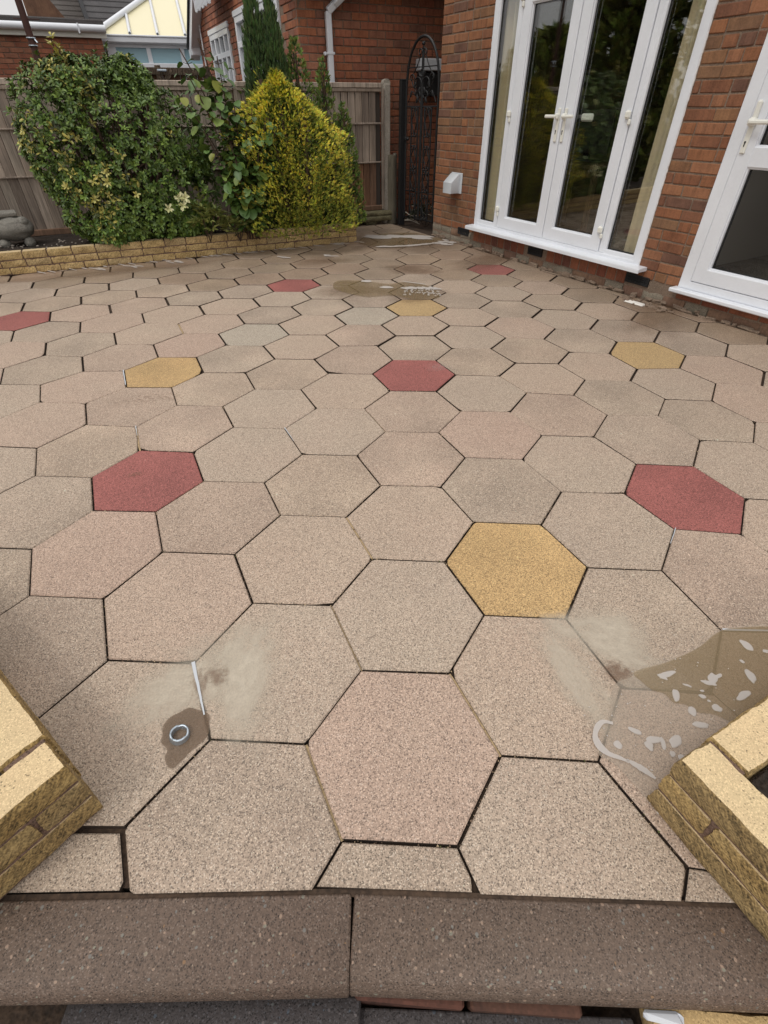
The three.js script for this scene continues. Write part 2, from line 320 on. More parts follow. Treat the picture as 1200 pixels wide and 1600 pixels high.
const special = { '0,5': RED[0], '-3,2': RED[0], '3,2': RED[0], '-8,7': RED[0], '-3,9': RED[0], '2,11': RED[1], '1,1': YEL[0], '-4,5': YEL[0], '4,6': YEL[1], '0,8': YEL[1], '-3,6': PALE, '-1,7': PALE, '0,0': PINK, '-1,-1': BEIGE, '1,-1': PAL[2], '0,-1': PAL[5], '-2,-1': PAL[6], '-1,1': PAL[0], '-3,1': PINK, '1,3': PINK, '-3,3': PAL[3], '2,4': PAL[3], '-4,6': PINK };
const labelOf = { r: 'red paving slab', y: 'ochre yellow paving slab' };
const PF = { x: -0.744, z: -6.223 }, PD = { x: -0.887, z: 0.4617 };   // front line of the raised bed
for (let q = -11; q <= 8; q++) for (let r = -4; r <= 17; r++) {
  const kx = 3 * q, kz = 2 * r + (((q % 2) + 2) % 2);
  let poly = [[2, 0], [1, 1], [-1, 1], [-2, 0], [-1, -1], [1, -1]].map(([a, b]) => vertex(kx + a, kz + b));
  const cx = poly.reduce((s, p) => s + p[0], 0) / 6, cz = poly.reduce((s, p) => s + p[1], 0) / 6;
  if (cx < -4.75 || cx > 3.1 || cz < -7.75 || cx < -1.2 + (cz - 0.35) * 0.9 - 0.1 && false) continue;
  const behind = (cx - PF.x) * -0.4617 + (cz - PF.z) * -0.887, along = (cx - PF.x) * PD.x + (cz - PF.z) * PD.z;
  if (along > -0.1 && behind > 0.2) continue;
  if (cx < -1.5 && cz > -0.15 - (cx + 1.5) * 0.1 - 0.2 * 0 && cz > 0.2) continue;
  poly = clipHalf(poly, HA.x + HN.x * 0.012, HA.z + HN.z * 0.012, HN.x, HN.z);
  poly = cx < -0.1 ? clipHalf(poly, -0.1, 0.313, -0.074, -0.997) : clipHalf(poly, -0.1, 0.313, -0.027, -1);
  if (poly.length < 3 || Math.abs(polyArea(poly)) < 0.0012) continue;
  const nearRow = cz > -2.2, j = poly.map(() => q === -2 && r === -1 ? 0.009 : nearRow ? rr(0.0014, 0.0046) : cz > -3.2 ? rr(0.004, 0.0075) : rr(0.0065, 0.0105));
  poly = inset(poly, j); if (poly.length < 3) continue;
  if (cz > -3) for (let k = 0; k < 6; k++) if (VR() < 0.22) {     // knocked off corners
    const i = Math.floor(VR() * poly.length), p = poly[i], ox = poly.reduce((s, t) => s + t[0], 0) / poly.length, oz = poly.reduce((s, t) => s + t[1], 0) / poly.length, mx = ox - p[0], mz = oz - p[1], l = Math.hypot(mx, mz), e = 0.003 + 0.007 * VR(), sk = (VR() - 0.5) * 0.9;
    poly = clipHalf(poly, p[0] + mx / l * e, p[1] + mz / l * e, mx / l + mz / l * sk, mz / l - mx / l * sk);
  }
  const h0 = rr(-0.0022, 0.0012) - (cz > 0.2 && cx < -0.5 ? 0.006 : 0), gx = rr(-0.005, 0.005), gz = rr(-0.005, 0.005), dx = cx, dz = cz;
  const g = slabGeo(poly, 0.045, 0.0035, p => h0 + (p[0] - dx) * gx + (p[1] - dz) * gz); if (!g) continue;
  const sp = special[`${q},${r}`], wallD = (cx - HA.x) * HN.x + (cz - HA.z) * HN.z, wet = cz < -4.6 + 0.5 * R() || wallD < 0.35 || along > -0.2 && behind > -0.4, m = part(patio, 'paving_slab', g, [sp ?? (wet ? PALW : PAL)[Math.floor(R() * PAL.length)], slabSide]);
  if (RED.includes(sp)) m.userData.label = labelOf.r; else if (YEL.includes(sp)) m.userData.label = labelOf.y;
}
// the bed that shows in the joints
{
  const s = new THREE.Shape([[-5, 6.0], [-5, -0.32], [-0.62, -0.335], [0.7, -0.275], [4.2, 0.3], [3.2, 2.1], [0.2, 6.7], [0.4, 7.5], [-0.4, 8.1], [-1.0, 7.4]].map(p => new THREE.Vector2(p[0], p[1])));
  const g = new THREE.ExtrudeGeometry(s, { depth: 0.16, bevelEnabled: false }); g.rotateX(-Math.PI / 2); g.translate(0, -0.18, 0); boxUV(g);
  part(patio, 'bedding', g, M.bed);
}
// pale sandy fill in some joints, and pale blue-grey strips along a few others
function strip(pts, w, y) {                                 // pts on the ground, ribbon of half width w(i)
  const T = []; const L = [], Q = [];
  pts.forEach((p, i) => { const a = pts[Math.max(0, i - 1)], b = pts[Math.min(pts.length - 1, i + 1)], dx = b[0] - a[0], dz = b[1] - a[1], l = Math.hypot(dx, dz), k = typeof w === 'function' ? w(i / (pts.length - 1)) : w; L.push(V3(p[0] - dz / l * k, y, p[1] + dx / l * k)); Q.push(V3(p[0] + dz / l * k, y, p[1] - dx / l * k)); });
  for (let i = 0; i < pts.length - 1; i++) T.push(L[i], L[i + 1], Q[i], Q[i], L[i + 1], Q[i + 1]);
  return soup(T);
}
const sandFill = std(lin(0.5, 0.36, 0.2), { ...T_sand, bumpScale: 0.002, roughness: 0.95 });
for (const [a, b] of [[[-2, 4], [-1, 3]], [[-1, 3], [-1, 3]], [[-1, 7], [-2, 8]], [[1, 1], [2, 0]], [[-2, 0], [-1, -1]], [[-11, 9], [-10, 10]], [[-10, 6], [-11, 7]], [[-8, 4], [-7, 5]], [[4, 10], [5, 9]], [[5, 9], [7, 9]], [[-1, 1], [-2, 2]], [[-14, 14], [-13, 13]], [[4, 8], [2, 8]]]) {
  const p = vertex(...a), q = vertex(...b); if (p === q) continue;
  const n = 9, pts = []; for (let i = 0; i < n; i++) pts.push([lerp(p[0], q[0], i / (n - 1)) + rr(-1, 1) * 0.0006, lerp(p[1], q[1], i / (n - 1)) + rr(-1, 1) * 0.0006]);
  part(patio, 'joint_sand', boxUV(strip(pts, t => 0.0062 - 0.003 * Math.abs(2 * t - 1) ** 3, -0.0068)), sandFill);
}
const paleStrip = phy(lin(0.52, 0.54, 0.57), { roughness: 0.2 });
for (const [a, b, f, w0, w1] of [[[-5, 1], [-4, 0], 0.72, 0.0085, 0.003], [[8, 2], [10, 2], 0.9, 0.006, 0.004], [[-14, 10], [-13, 9], 0.9, 0.006, 0.004], [[-11, 7], [-10, 6], 0.45, 0.0035, 0.001], [[-5, 7], [-4, 6], 0.55, 0.0035, 0.001], [[8, 4], [7, 3], 0.4, 0.0025, 0.0015]]) {
  const p = vertex(...a), q = vertex(...b), n = 10, pts = [];
  for (let i = 0; i < n; i++) { const t = f * i / (n - 1); pts.push([lerp(p[0], q[0], t) + rr(-1, 1) * 0.0007, lerp(p[1], q[1], t) + rr(-1, 1) * 0.0007]); }
  part(patio, 'pale_joint_strip', boxUV(strip(pts, t => lerp(w0, w1, t) * 0.62, 0.0054)), paleStrip);
}
{ // grit, crumbs and a little moss caught in the joints
  const q = rng(909), kinds = [[], [], []];
  const keys = [...table.keys()].map(k => k.split(',').map(Number)).filter(([a, b]) => b < 10);
  for (const [kx, kz] of keys) for (const [dx, dz] of [[2, 0], [-1, 1], [-1, -1], [-2, 0], [1, 1], [1, -1]]) {
    if (!table.has(`${kx + dx},${kz + dz}`)) continue;
    const cm = (((kx + dx) % 3) + 3) % 3, c0 = ((kx % 3) + 3) % 3; if (cm === 0 || c0 === 0) continue;
    const p = vertex(kx, kz), r = vertex(kx + dx, kz + dz); if (p[1] > 0.3 || r[1] > 0.3) continue;
    const den = 4 + Math.floor(14 * Math.max(0, noise(p[0] * 3, 2, p[1] * 3) + 0.25));
    for (let i = 0; i < den; i++) { const t = q(), s = 0.0014 + 0.003 * q() * q(); kinds[q() < 0.62 ? 0 : q() < 0.8 ? 1 : 2].push(at(new THREE.TetrahedronGeometry(s, 0), lerp(p[0], r[0], t) + (q() - 0.5) * 0.006, -0.008 + 0.008 * q(), lerp(p[1], r[1], t) + (q() - 0.5) * 0.006, q() * 6, q() * 6)); }
  }
  kinds.forEach((l, i) => { const m = part(patio, ['joint_grit', 'joint_sand_crumbs', 'joint_moss'][i], boxUV(merge(l)), std(lin(...[[0.2, 0.135, 0.09], [0.5, 0.38, 0.24], [0.09, 0.1, 0.03]][i]), { roughness: 0.95 })); m.userData.kind = 'stuff'; });
}
part(patio, 'joint_mortar', boxUV(strip([[-1.2, 0.397], [-0.8, 0.367], [-0.45, 0.342], [-0.1, 0.3165], [0.2, 0.3085], [0.5, 0.3], [0.9, 0.289]], 0.0075, -0.0085)), M.bed);
// ------------------------------------------------------------------ step in front of the camera
const steps = structure('step');
{
  const nose = (x0, x1, z0, z1, y, mat, thick = 0.05, lbl) => {          // bullnose slab: rounded front edge
    const w = x1 - x0, d = z1 - z0, r = thick * 0.8, n = 12, prof = [[0, 0.003], [0.003, 0]];
    for (let i = 0; i <= n; i++) { const a = i / n * Math.PI / 2; prof.push([d - r + r * Math.sin(a), -r + r * Math.cos(a)]); }
    prof.push([d - 0.006, -thick], [0, -thick]);
    prof[0][1] = -0.003;
    const s = new THREE.Shape(prof.map(p => new THREE.Vector2(p[0], p[1])));
    const g = new THREE.ExtrudeGeometry(s, { depth: w - 0.006, bevelEnabled: true, bevelThickness: 0.003, bevelSize: 0.003, bevelOffset: -0.003, bevelSegments: 1, steps: 1 });
    g.rotateY(-Math.PI / 2); g.translate(x1 - 0.003, y, z0); const q = toCreasedNormals(g, 0.9); boxUV(q, R() * 2, R() * 2); { const P = q.attributes.position, N = q.attributes.normal, U = q.attributes.uv, o = R() * 2; for (let i = 0; i < P.count; i++) if (Math.abs(N.getX(i)) < 0.6) U.setXY(i, P.getX(i), P.getZ(i) - P.getY(i) + o); } const m = part(steps, 'step_slab', q, mat); if (lbl) m.userData.label = lbl; return m;
  };
  const a = nose(-1.5, -0.1005, 0.008, 0.161, -0.001, M.cope); a.position.set(0.0, 0, 0.3046); a.rotation.y = 0.074;
  const b = nose(-0.093, 1.5, 0.006, 0.157, -0.004, M.cope); b.position.set(0, 0, 0.3105); b.rotation.y = 0.028;
  // riser: red bricks set back under the overhang
  for (let i = 0; i < 8; i++) { const x = -0.98 + i * 0.225; part(steps, 'brick', at(cbox(0.215, 0.065, 0.1, 0.005, 0.003), x + 0.107, -0.092, i < 4 || i > 5 ? 0.375 : 0.424), std(lin(i % 2 ? 0.12 : 0.14, 0.05, 0.03), { ...T_brick, bumpScale: 0.002 })); }
  part(steps, 'riser', at(boxUV(new THREE.BoxGeometry(2.4, 0.14, 0.1)), 0, -0.125, 0.372), M.mortarDark);
  // the lower tread
  const c = nose(-0.66, -0.088, 0, 0.3, -0.055, M.cope2); c.position.set(0.02, -0.012, 0.462); c.rotation.y = 0.05;
  const d = nose(-0.08, 0.462, 0, 0.3, -0.058, M.cope2); d.position.set(0, -0.03, 0.478); d.rotation.y = 0.03;
  const e = part(steps, 'step_slab', at(roughStone(0.5, 0.06, 0.26, 0.012, 0.004, 3.3), 0.74, -0.1, 0.575), std(lin(0.62, 0.43, 0.2), { ...T_sand, bumpScale: 0.002 })); e.userData.label = 'ochre stone slab of the lower step';
  part(steps, 'mortar', at(boxUV(chamferBox(0.07, 0.012, 0.02, 0.005, 0.01)), 0.51, -0.064, 0.462), std(lin(0.62, 0.64, 0.68), { roughness: 0.5 }));
}

// ------------------------------------------------------------------ yellow stone planters
const STONE = [[0.62, 0.43, 0.185], [0.56, 0.39, 0.17], [0.66, 0.46, 0.2], [0.53, 0.375, 0.175], [0.6, 0.41, 0.165]].map(c => std(lin(...c), { ...T_split, bumpScale: 0.006, roughness: 0.92 }));
const STONEF = [[0.86, 0.62, 0.29], [0.78, 0.56, 0.27], [0.9, 0.65, 0.31], [0.72, 0.53, 0.28], [0.88, 0.63, 0.31]].map(c => std(lin(...c), { ...T_split, bumpScale: 0.005, roughness: 0.92 }));
let stoneSeed = 1;
function splitTops(g) {                                     // sawn top faces take the second material
  const p = g.attributes.position, nrm = g.attributes.normal, u = g.attributes.uv, A = [], B = [];
  for (let i = 0; i < p.count; i += 3) (nrm.getY(i) + nrm.getY(i + 1) + nrm.getY(i + 2) > 2.55 ? B : A).push(i, i + 1, i + 2);
  const o = new THREE.BufferGeometry(), all = A.concat(B); for (const [k, a, w] of [['position', p, 3], ['normal', nrm, 3], ['uv', u, 2]]) { const f = new Float32Array(all.length * w); all.forEach((s, i) => { for (let c = 0; c < w; c++) f[i * w + c] = a.array[s * w + c]; }); o.setAttribute(k, new THREE.BufferAttribute(f, w)); }
  o.addGroup(0, A.length, 0); o.addGroup(A.length, B.length, 1); return o;
}
function stoneRun(parent, alongX, start, end, thick, off, courses, ch, joint, lens, o, topMat) {
  // blocks along local x (or z), thickness from off to off + thick
  for (let c = 0; c < courses; c++) {
    let s = start, k = 0;
    while (s < end - 0.02) {
      let L = lens[c % lens.length][k] ?? rr(o.l0, o.l1); k++;
      if (s + L > end - 0.04) L = end - s;
      const w = L - joint, h = ch - joint * (c === courses - 1 ? 0.5 : 1), t = thick - (c === courses - 1 ? 0 : 0.002);
      const g = splitTops(roughStone(alongX ? w : t, h, alongX ? t : w, o.res, o.amp, stoneSeed++ * 1.37));
      const cy = c * ch + joint * 0.5 + h / 2, cm = s + L / 2, ct = off + thick / 2;
      const mats = c === courses - 1 && topMat ? topMat : (o.mats ?? STONE);
      const m = part(parent, 'stone', g, [mats[Math.floor(R() * mats.length)], o.topMat ?? M.sandTop], alongX ? [cm, cy, ct] : [ct, cy, cm]);
      m.rotation.y = rr(-1, 1) * o.skew;
      s += L;
    }
  }
}
function planter(name, label, pos, turn, LX, LZ, thick, ch, o) {
  const p = thing(name, label, 'stone planter', pos, turn);
  stoneRun(p, true, o.x0 ?? 0, LX, thick, 0, 3, ch, o.joint, o.lx, o);
  stoneRun(p, false, o.z0 ?? 0, LZ, thick, 0, 3, ch, o.joint, o.lz, o);
  const m = 0.007, h = 3 * ch - o.joint * 0.5 - o.recess;
  part(p, 'mortar', merge([at(boxUV(new THREE.BoxGeometry(LX - m * 2, h, thick - m * 2)), LX / 2, h / 2, thick / 2), at(boxUV(new THREE.BoxGeometry(thick - m * 2, h, LZ - thick)), thick / 2, h / 2, (LZ + thick) / 2 - m)]), M.mortar);
  return p;
}
function lumpySoil(w, d, y, seg, amp) {
  const g = new THREE.PlaneGeometry(w, d, Math.round(w / seg), Math.round(d / seg)); g.rotateX(-Math.PI / 2); const p = g.attributes.position;
  for (let i = 0; i < p.count; i++) p.setY(i, y + amp * (noise(p.getX(i) * 5, 1, p.getZ(i) * 5) + 0.7 * noise(p.getX(i) * 17, 3, p.getZ(i) * 17) + 0.5 * noise(p.getX(i) * 50, 3, p.getZ(i) * 50)));
  g.computeVertexNormals(); return boxUV(g);
}
const nearO = { l0: 0.28, l1: 0.31, res: 0.006, amp: 0.0046, joint: 0.009, recess: 0.004, skew: 0.004 };
{ // left foreground: x runs along the front, z runs back
  const p = planter('stone_planter', 'yellow split stone planter corner at the left edge, beside the pipe end', [-0.697, 0, 0.187], turnOf(-0.567, 0.823), 0.9, 1.15, 0.096, 0.0737, { ...nearO, z0: 0.104, lx: [[0.34, 0.3], [0.105, 0.3], [0.31, 0.3]], lz: [[0.2, 0.3], [0.3, 0.3], [0.3, 0.25]] });
  part(p, 'soil', at(lumpySoil(0.8, 1.0, 0.165, 0.03, 0.01), 0.5, 0, 0.6), M.soil);
}
{ // right foreground: z runs along the front, x runs back
  const p = planter('stone_planter', 'yellow split stone planter corner at the right edge, beside the puddle', [0.578, 0, 0.1], turnOf(0.86, -0.51), 1.0, 0.9, 0.091, 0.0737, { ...nearO, x0: 0.097, lz: [[0.33, 0.3], [0.115, 0.3], [0.36, 0.3]], lx: [[0.2, 0.3], [0.3, 0.3], [0.24, 0.25]] });
  part(p, 'soil', at(lumpySoil(0.9, 0.8, 0.175, 0.03, 0.012), 0.52, 0, 0.5), M.soil);
}
{ // raised bed along the back
  const p = planter('raised_bed', 'long low yellow stone raised bed in front of the shrubs and fence', [PF.x, 0, PF.z], turnOf(PD.x, PD.z), 4.9, 1.05, 0.1, 0.067, { l0: 0.215, l1: 0.235, res: 0.022, amp: 0.005, joint: 0.009, recess: 0.004, skew: 0.006, mats: STONEF, z0: 0.108, lx: [[0.115, 0.225], [0.225], [0.225]], lz: [[0.2], [0.1], [0.2]] });
  const s = part(p, 'soil', at(lumpySoil(4.7, 1.25, 0.168, 0.05, 0.02), 2.48, 0, 0.72), M.soil);
  const G = []; for (let i = 0; i < 260; i++) { const g = new THREE.IcosahedronGeometry(rr(0.006, 0.018), 0); g.scale(1, 0.6, 1.2); at(g, rr(0.15, 4.6), 0.178 + rr(-0.008, 0.012), rr(0.13, 0.6), R() * 6); G.push(boxUV(g)); }
  const st = part(p, 'pebbles', merge(G), std(lin(0.3, 0.26, 0.22), { roughness: 0.9 })); st.userData.kind = 'stuff';
}

// ------------------------------------------------------------------ the brick house on the right
const HB = [[0.3, 0.105, 0.05], [0.27, 0.098, 0.05], [0.33, 0.12, 0.055], [0.29, 0.125, 0.062], [0.24, 0.09, 0.05], [0.35, 0.135, 0.068], [0.25, 0.115, 0.062], [0.2, 0.085, 0.055]].map(c => std(lin(c[0] * 1.25, c[1] * 1.42, c[2] * 1.42), { ...T_brick, bumpScale: 0.0035, roughness: 0.9 }));
const NBm = [[0.25, 0.088, 0.055], [0.22, 0.08, 0.052], [0.28, 0.1, 0.062], [0.24, 0.1, 0.066], [0.18, 0.08, 0.058], [0.26, 0.092, 0.05]].map(c => std(lin(c[0] * 2.1, c[1] * 2.15, c[2] * 1.95), { ...T_brick, bumpScale: 0.003, roughness: 0.9 }));
const brickCache = new Map();
function brickGeo(L, H = 0.065, D = 0.1) {
  const v = Math.floor(R() * 4), k = `${L.toFixed(3)},${H},${D},${v}`;
  if (!brickCache.has(k)) brickCache.set(k, cbox(L, H, D, 0.0045, 0.004)); return brickCache.get(k);
}
// brick courses on a wall face: local x along the wall, y up, faces at z = 0, bricks as single meshes while budget lasts
function bricks(parent, x0, x1, c0, c1, mats, o = {}) {
  const pitch = 0.225, ch = 0.075, J = o.joint ?? 0.01, extra = [];
  for (let c = c0; c < c1; c++) {
    const offs = o.bond === 'mix' ? [0, 0.1125, 0.05, 0.17][(c * 7 + (c >> 1)) % 4] : (c % 2 ? 0.1125 : 0);
    let s = x0 - offs; if (o.flip) s = x0 - (0.225 - offs);
    while (s < x1 - 0.008) {
      let L = pitch; if (o.bond === 'mix' && R() < 0.25) L = 0.1125;
      let a = Math.max(s, x0), b = Math.min(s + L, x1); s += L;
      if (o.skip && o.skip((a + b) / 2, (c + 0.5) * ch, a, b)) continue;
      let w = b - a - J; if (a === x0) { w += J / 2; } if (b === x1) w += J / 2;
      if (w < 0.02) continue;
      w = Math.round(w / 0.0125) * 0.0125 || 0.0125; w = Math.min(w, b - a - 0.004);
      const cx = (a + b) / 2, cy = (c + 0.5) * ch + (o.y0 ?? 0), out = rr(-0.0025, 0.0025);
      const m = mats[Math.floor(R() * mats.length)];
      if (o.single ? o.single(cx, cy) : true) { const q = part(parent, 'brick', brickGeo(w), m, [cx, cy + rr(-1, 1) * 0.0012, -0.05 + out]); q.rotation.z = rr(-1, 1) * 0.004; }
      else extra.push([at(chamferBox(w, 0.065, 0.1, 0.0045), cx, cy, -0.05 + out), m]);
    }
  }
  return extra;
}
function stuffBricks(parent, list, name = 'brickwork') {   // the many bricks past the limit, or out of the picture
  const by = new Map(); for (const [g, m] of list) { if (!by.has(m)) by.set(m, []); by.get(m).push(boxUV(g, R() * 3, R() * 3)); }
  for (const [m, l] of by) { const q = part(parent, name, merge(l), m); q.userData.kind = 'stuff'; }
}
const house = thing('brick_house', 'red brick house on the right with white French doors', 'house', [HA.x, 0, HA.z], turnOf(HU.x, HU.z));
const F0 = 0.838, F1 = 3.09, B0 = 3.497, B1 = 4.45, HT = 2.16;       // door openings along the wall
{
  const wall = part(house, 'wall', null, null);
  const core = [];
  const slabBox = (x0, x1, y0, y1, z0, z1) => core.push(at(boxUV(new THREE.BoxGeometry(x1 - x0, y1 - y0, z1 - z0)), (x0 + x1) / 2, (y0 + y1) / 2, (z0 + z1) / 2));
  const zf = -0.0065;
  slabBox(0.0, F0, -0.19, 2.9, -0.25, zf); slabBox(F1, B0, -0.19, 2.9, -0.25, zf); slabBox(B1, 5.6, -0.19, 2.9, -0.25, zf);
  slabBox(F0, F1, HT, 2.9, -0.25, zf); slabBox(B0, B1, HT, 2.9, -0.25, zf); slabBox(F0, F1, -0.19, 0.19, -0.25, zf); slabBox(B0, B1, -0.19, 0.13, -0.25, zf);
  slabBox(0.0, 0.25, -0.19, 2.9, -6, -0.252); slabBox(0.252, 5.6, -0.19, 2.9, -6.2, -6.0); slabBox(5.35, 5.6, -0.19, 2.9, -6, -0.252);
  part(wall, 'mortar', merge(core), M.mortarGrey);
  const ab = [[0.55, 0.757, 0.098], [1.768, 1.97, 0.092], [3.0, 3.232, 0.09]];
  const single = (x, y) => y < 2.3 && x < 4.3;
  let ex = [];
  ex = ex.concat(bricks(wall, 0, F0 - 0.004, 2, 38, HB, { bond: 'mix', single }));
  ex = ex.concat(bricks(wall, F1 + 0.004, B0 - 0.004, 2, 38, HB, { bond: 'mix', single, skip: (x, y) => y < 0.15 && x < 3.24 }));
  ex = ex.concat(bricks(wall, B1 + 0.004, 5.6, 2, 38, HB, { single: () => false }));
  ex = ex.concat(bricks(wall, F0, F1, 29, 38, HB, { single: () => false }), bricks(wall, B0, B1, 29, 38, HB, { single: () => false }));
  stuffBricks(wall, ex);
  // plinth course with thrown mortar, then bricks on edge under the sill
  const PLm = [std(lin(0.4, 0.34, 0.26), { ...T_conc, bumpScale: 0.005, roughness: 0.95 }), std(lin(0.34, 0.2, 0.13), { ...T_brick, bumpScale: 0.005 }), std(lin(0.3, 0.17, 0.12), { ...T_brick, bumpScale: 0.005 })];
  for (let s = 0.0; s < 4.4; s += 0.2) for (const c of s < F0 - 0.1 ? [0, 1] : [0]) {
    const m = s < 0.8 ? PLm[c ? (R() < 0.5 ? 0 : 1) : 0] : PLm[R() < 0.35 ? 0 : R() < 0.5 ? 1 : 2];
    part(wall, 'brick', roughStone(0.19, s < F0 - 0.1 ? 0.066 : 0.07, 0.1, 0.02, 0.006, s * 9 + c), m, [s + 0.1, c * 0.075 + 0.034, -0.05 + rr(-0.004, 0.006)]);
  }
  const SB = [[0.4, 0.14, 0.075], [0.36, 0.12, 0.07], [0.44, 0.16, 0.085], [0.28, 0.11, 0.075]].map(c => std(lin(...c), { ...T_brick, bumpScale: 0.003, roughness: 0.9 }));
  for (let s = F0 + 0.0; s < F1 - 0.1; s += 0.108) { if (ab.some(a => s + 0.1 > a[0] && s < a[1])) continue; part(wall, 'brick', brickGeo(0.098, 0.115, 0.1), SB[Math.floor(R() * 4)], [s + 0.054, 0.134, -0.05 + rr(-0.002, 0.002)]); }
  for (let s = B0; s < B1; s += 0.225) part(wall, 'brick', brickGeo(0.213, 0.06, 0.1), SB[Math.floor(R() * 4)], [s + 0.11, 0.107, -0.05]);
  for (const [a0, a1, y0] of ab) {
    const v = part(house, 'air_brick', ringFrame(a0, y0 - 0.005, a1, y0 + 0.066, 0.012, 0.014, 0.002), M.blackFlat, [0, 0.012, -0.004]);
    const L = []; for (let i = 0; i < 3; i++) L.push(at(new THREE.BoxGeometry(a1 - a0 - 0.024, 0.006, 0.012), (a0 + a1) / 2, y0 + 0.012 + i * 0.017, 0.006)); for (let i = 0; i < 9; i++) L.push(at(new THREE.BoxGeometry(0.007, 0.05, 0.012), a0 + 0.02 + i * (a1 - a0 - 0.04) / 8, y0 + 0.03, 0.0055));
    part(v, 'grille', merge(L), M.blackFlat); part(v, 'back_plate', at(new THREE.BoxGeometry(a1 - a0, 0.07, 0.01), (a0 + a1) / 2, y0 + 0.03, 0.0), M.blackFlat);
  }
  // eaves, roof, far ceiling so that the room is closed
  part(house, 'ceiling', at(boxUV(new THREE.BoxGeometry(5.1, 0.08, 5.75)), 2.8, 2.5, -3.13), std(lin(0.7, 0.69, 0.66)));
  part(house, 'floor', at(boxUV(new THREE.BoxGeometry(5.1, 0.1, 5.75)), 2.8, 0.16, -3.13), std(lin(0.8, 0.72, 0.6), { ...T_soil, roughness: 0.98 }));
  const roof = part(house, 'roof', null, null); part(roof, 'roof_slope', at(boxUV(new THREE.BoxGeometry(6.2, 0.08, 4.6)), 2.8, 4.25, -1.55, 0, 0.65), std(lin(0.11, 0.095, 0.09), { ...T_conc, bumpScale: 0.01 }));
  part(roof, 'roof_slope', at(boxUV(new THREE.BoxGeometry(6.2, 0.08, 4.6)), 2.8, 4.25, -4.9, 0, -0.65), std(lin(0.11, 0.095, 0.09), { ...T_conc, bumpScale: 0.01 }));
  part(roof, 'fascia', at(boxUV(new THREE.BoxGeometry(6.2, 0.18, 0.03)), 2.8, 2.92, 0.28), M.upvc); part(roof, 'soffit', at(boxUV(new THREE.BoxGeometry(6.2, 0.02, 0.33)), 2.8, 2.912, 0.1), M.upvc);
  // inner partition between the two rooms, and a back wall with wallpaper tone
  part(house, 'partition', at(boxUV(new THREE.BoxGeometry(0.12, 2.25, 5.7)), 3.3, 1.33, -3.12), std(lin(0.7, 0.66, 0.58)));
  part(house, 'inner_wall', at(boxUV(new THREE.BoxGeometry(2.96, 2.25, 0.05)), 1.74, 1.33, -5.94), std(lin(0.7, 0.66, 0.56)));
}
// the French doors: side light, two leaves, side light
function pane(parent, x0, y0, x1, y1, z, mat = M.glass, double = true) {
  part(parent, 'pane', at(new THREE.PlaneGeometry(x1 - x0, y1 - y0), (x0 + x1) / 2, (y0 + y1) / 2, z), mat);
  if (double) part(parent, 'pane', at(new THREE.PlaneGeometry(x1 - x0, y1 - y0), (x0 + x1) / 2, (y0 + y1) / 2, z - 0.022), mat);
  part(parent, 'seal', merge([ringFrame(x0 - 0.003, y0 - 0.003, x1 + 0.003, y1 + 0.003, 0.009, 0.006, 0).translate(0, 0, z - 0.003), ringFrame(x0 - 0.003, y0 - 0.003, x1 + 0.003, y1 + 0.003, 0.004, 0.03, 0).translate(0, 0, z - 0.031)]), M.rubber);
}
function leafOf(parent, name, x0, y0, x1, y1, t, tb) {
  const l = part(parent, name, null, null);
  part(l, 'leaf_frame', ringFrame(x0, y0, x1, y1, t, 0.055, 0.007, tb), M.upvc, [0, 0, -0.045]);
  part(l, 'bead', ringFrame(x0 + t - 0.008, y0 + tb - 0.008, x1 - t + 0.008, y1 - t + 0.008, 0.018, 0.02, 0.006), M.upvc, [0, 0, -0.022]);
  pane(l, x0 + t + 0.008, y0 + tb + 0.008, x1 - t - 0.008, y1 - t - 0.008, -0.024);
  return l;
}
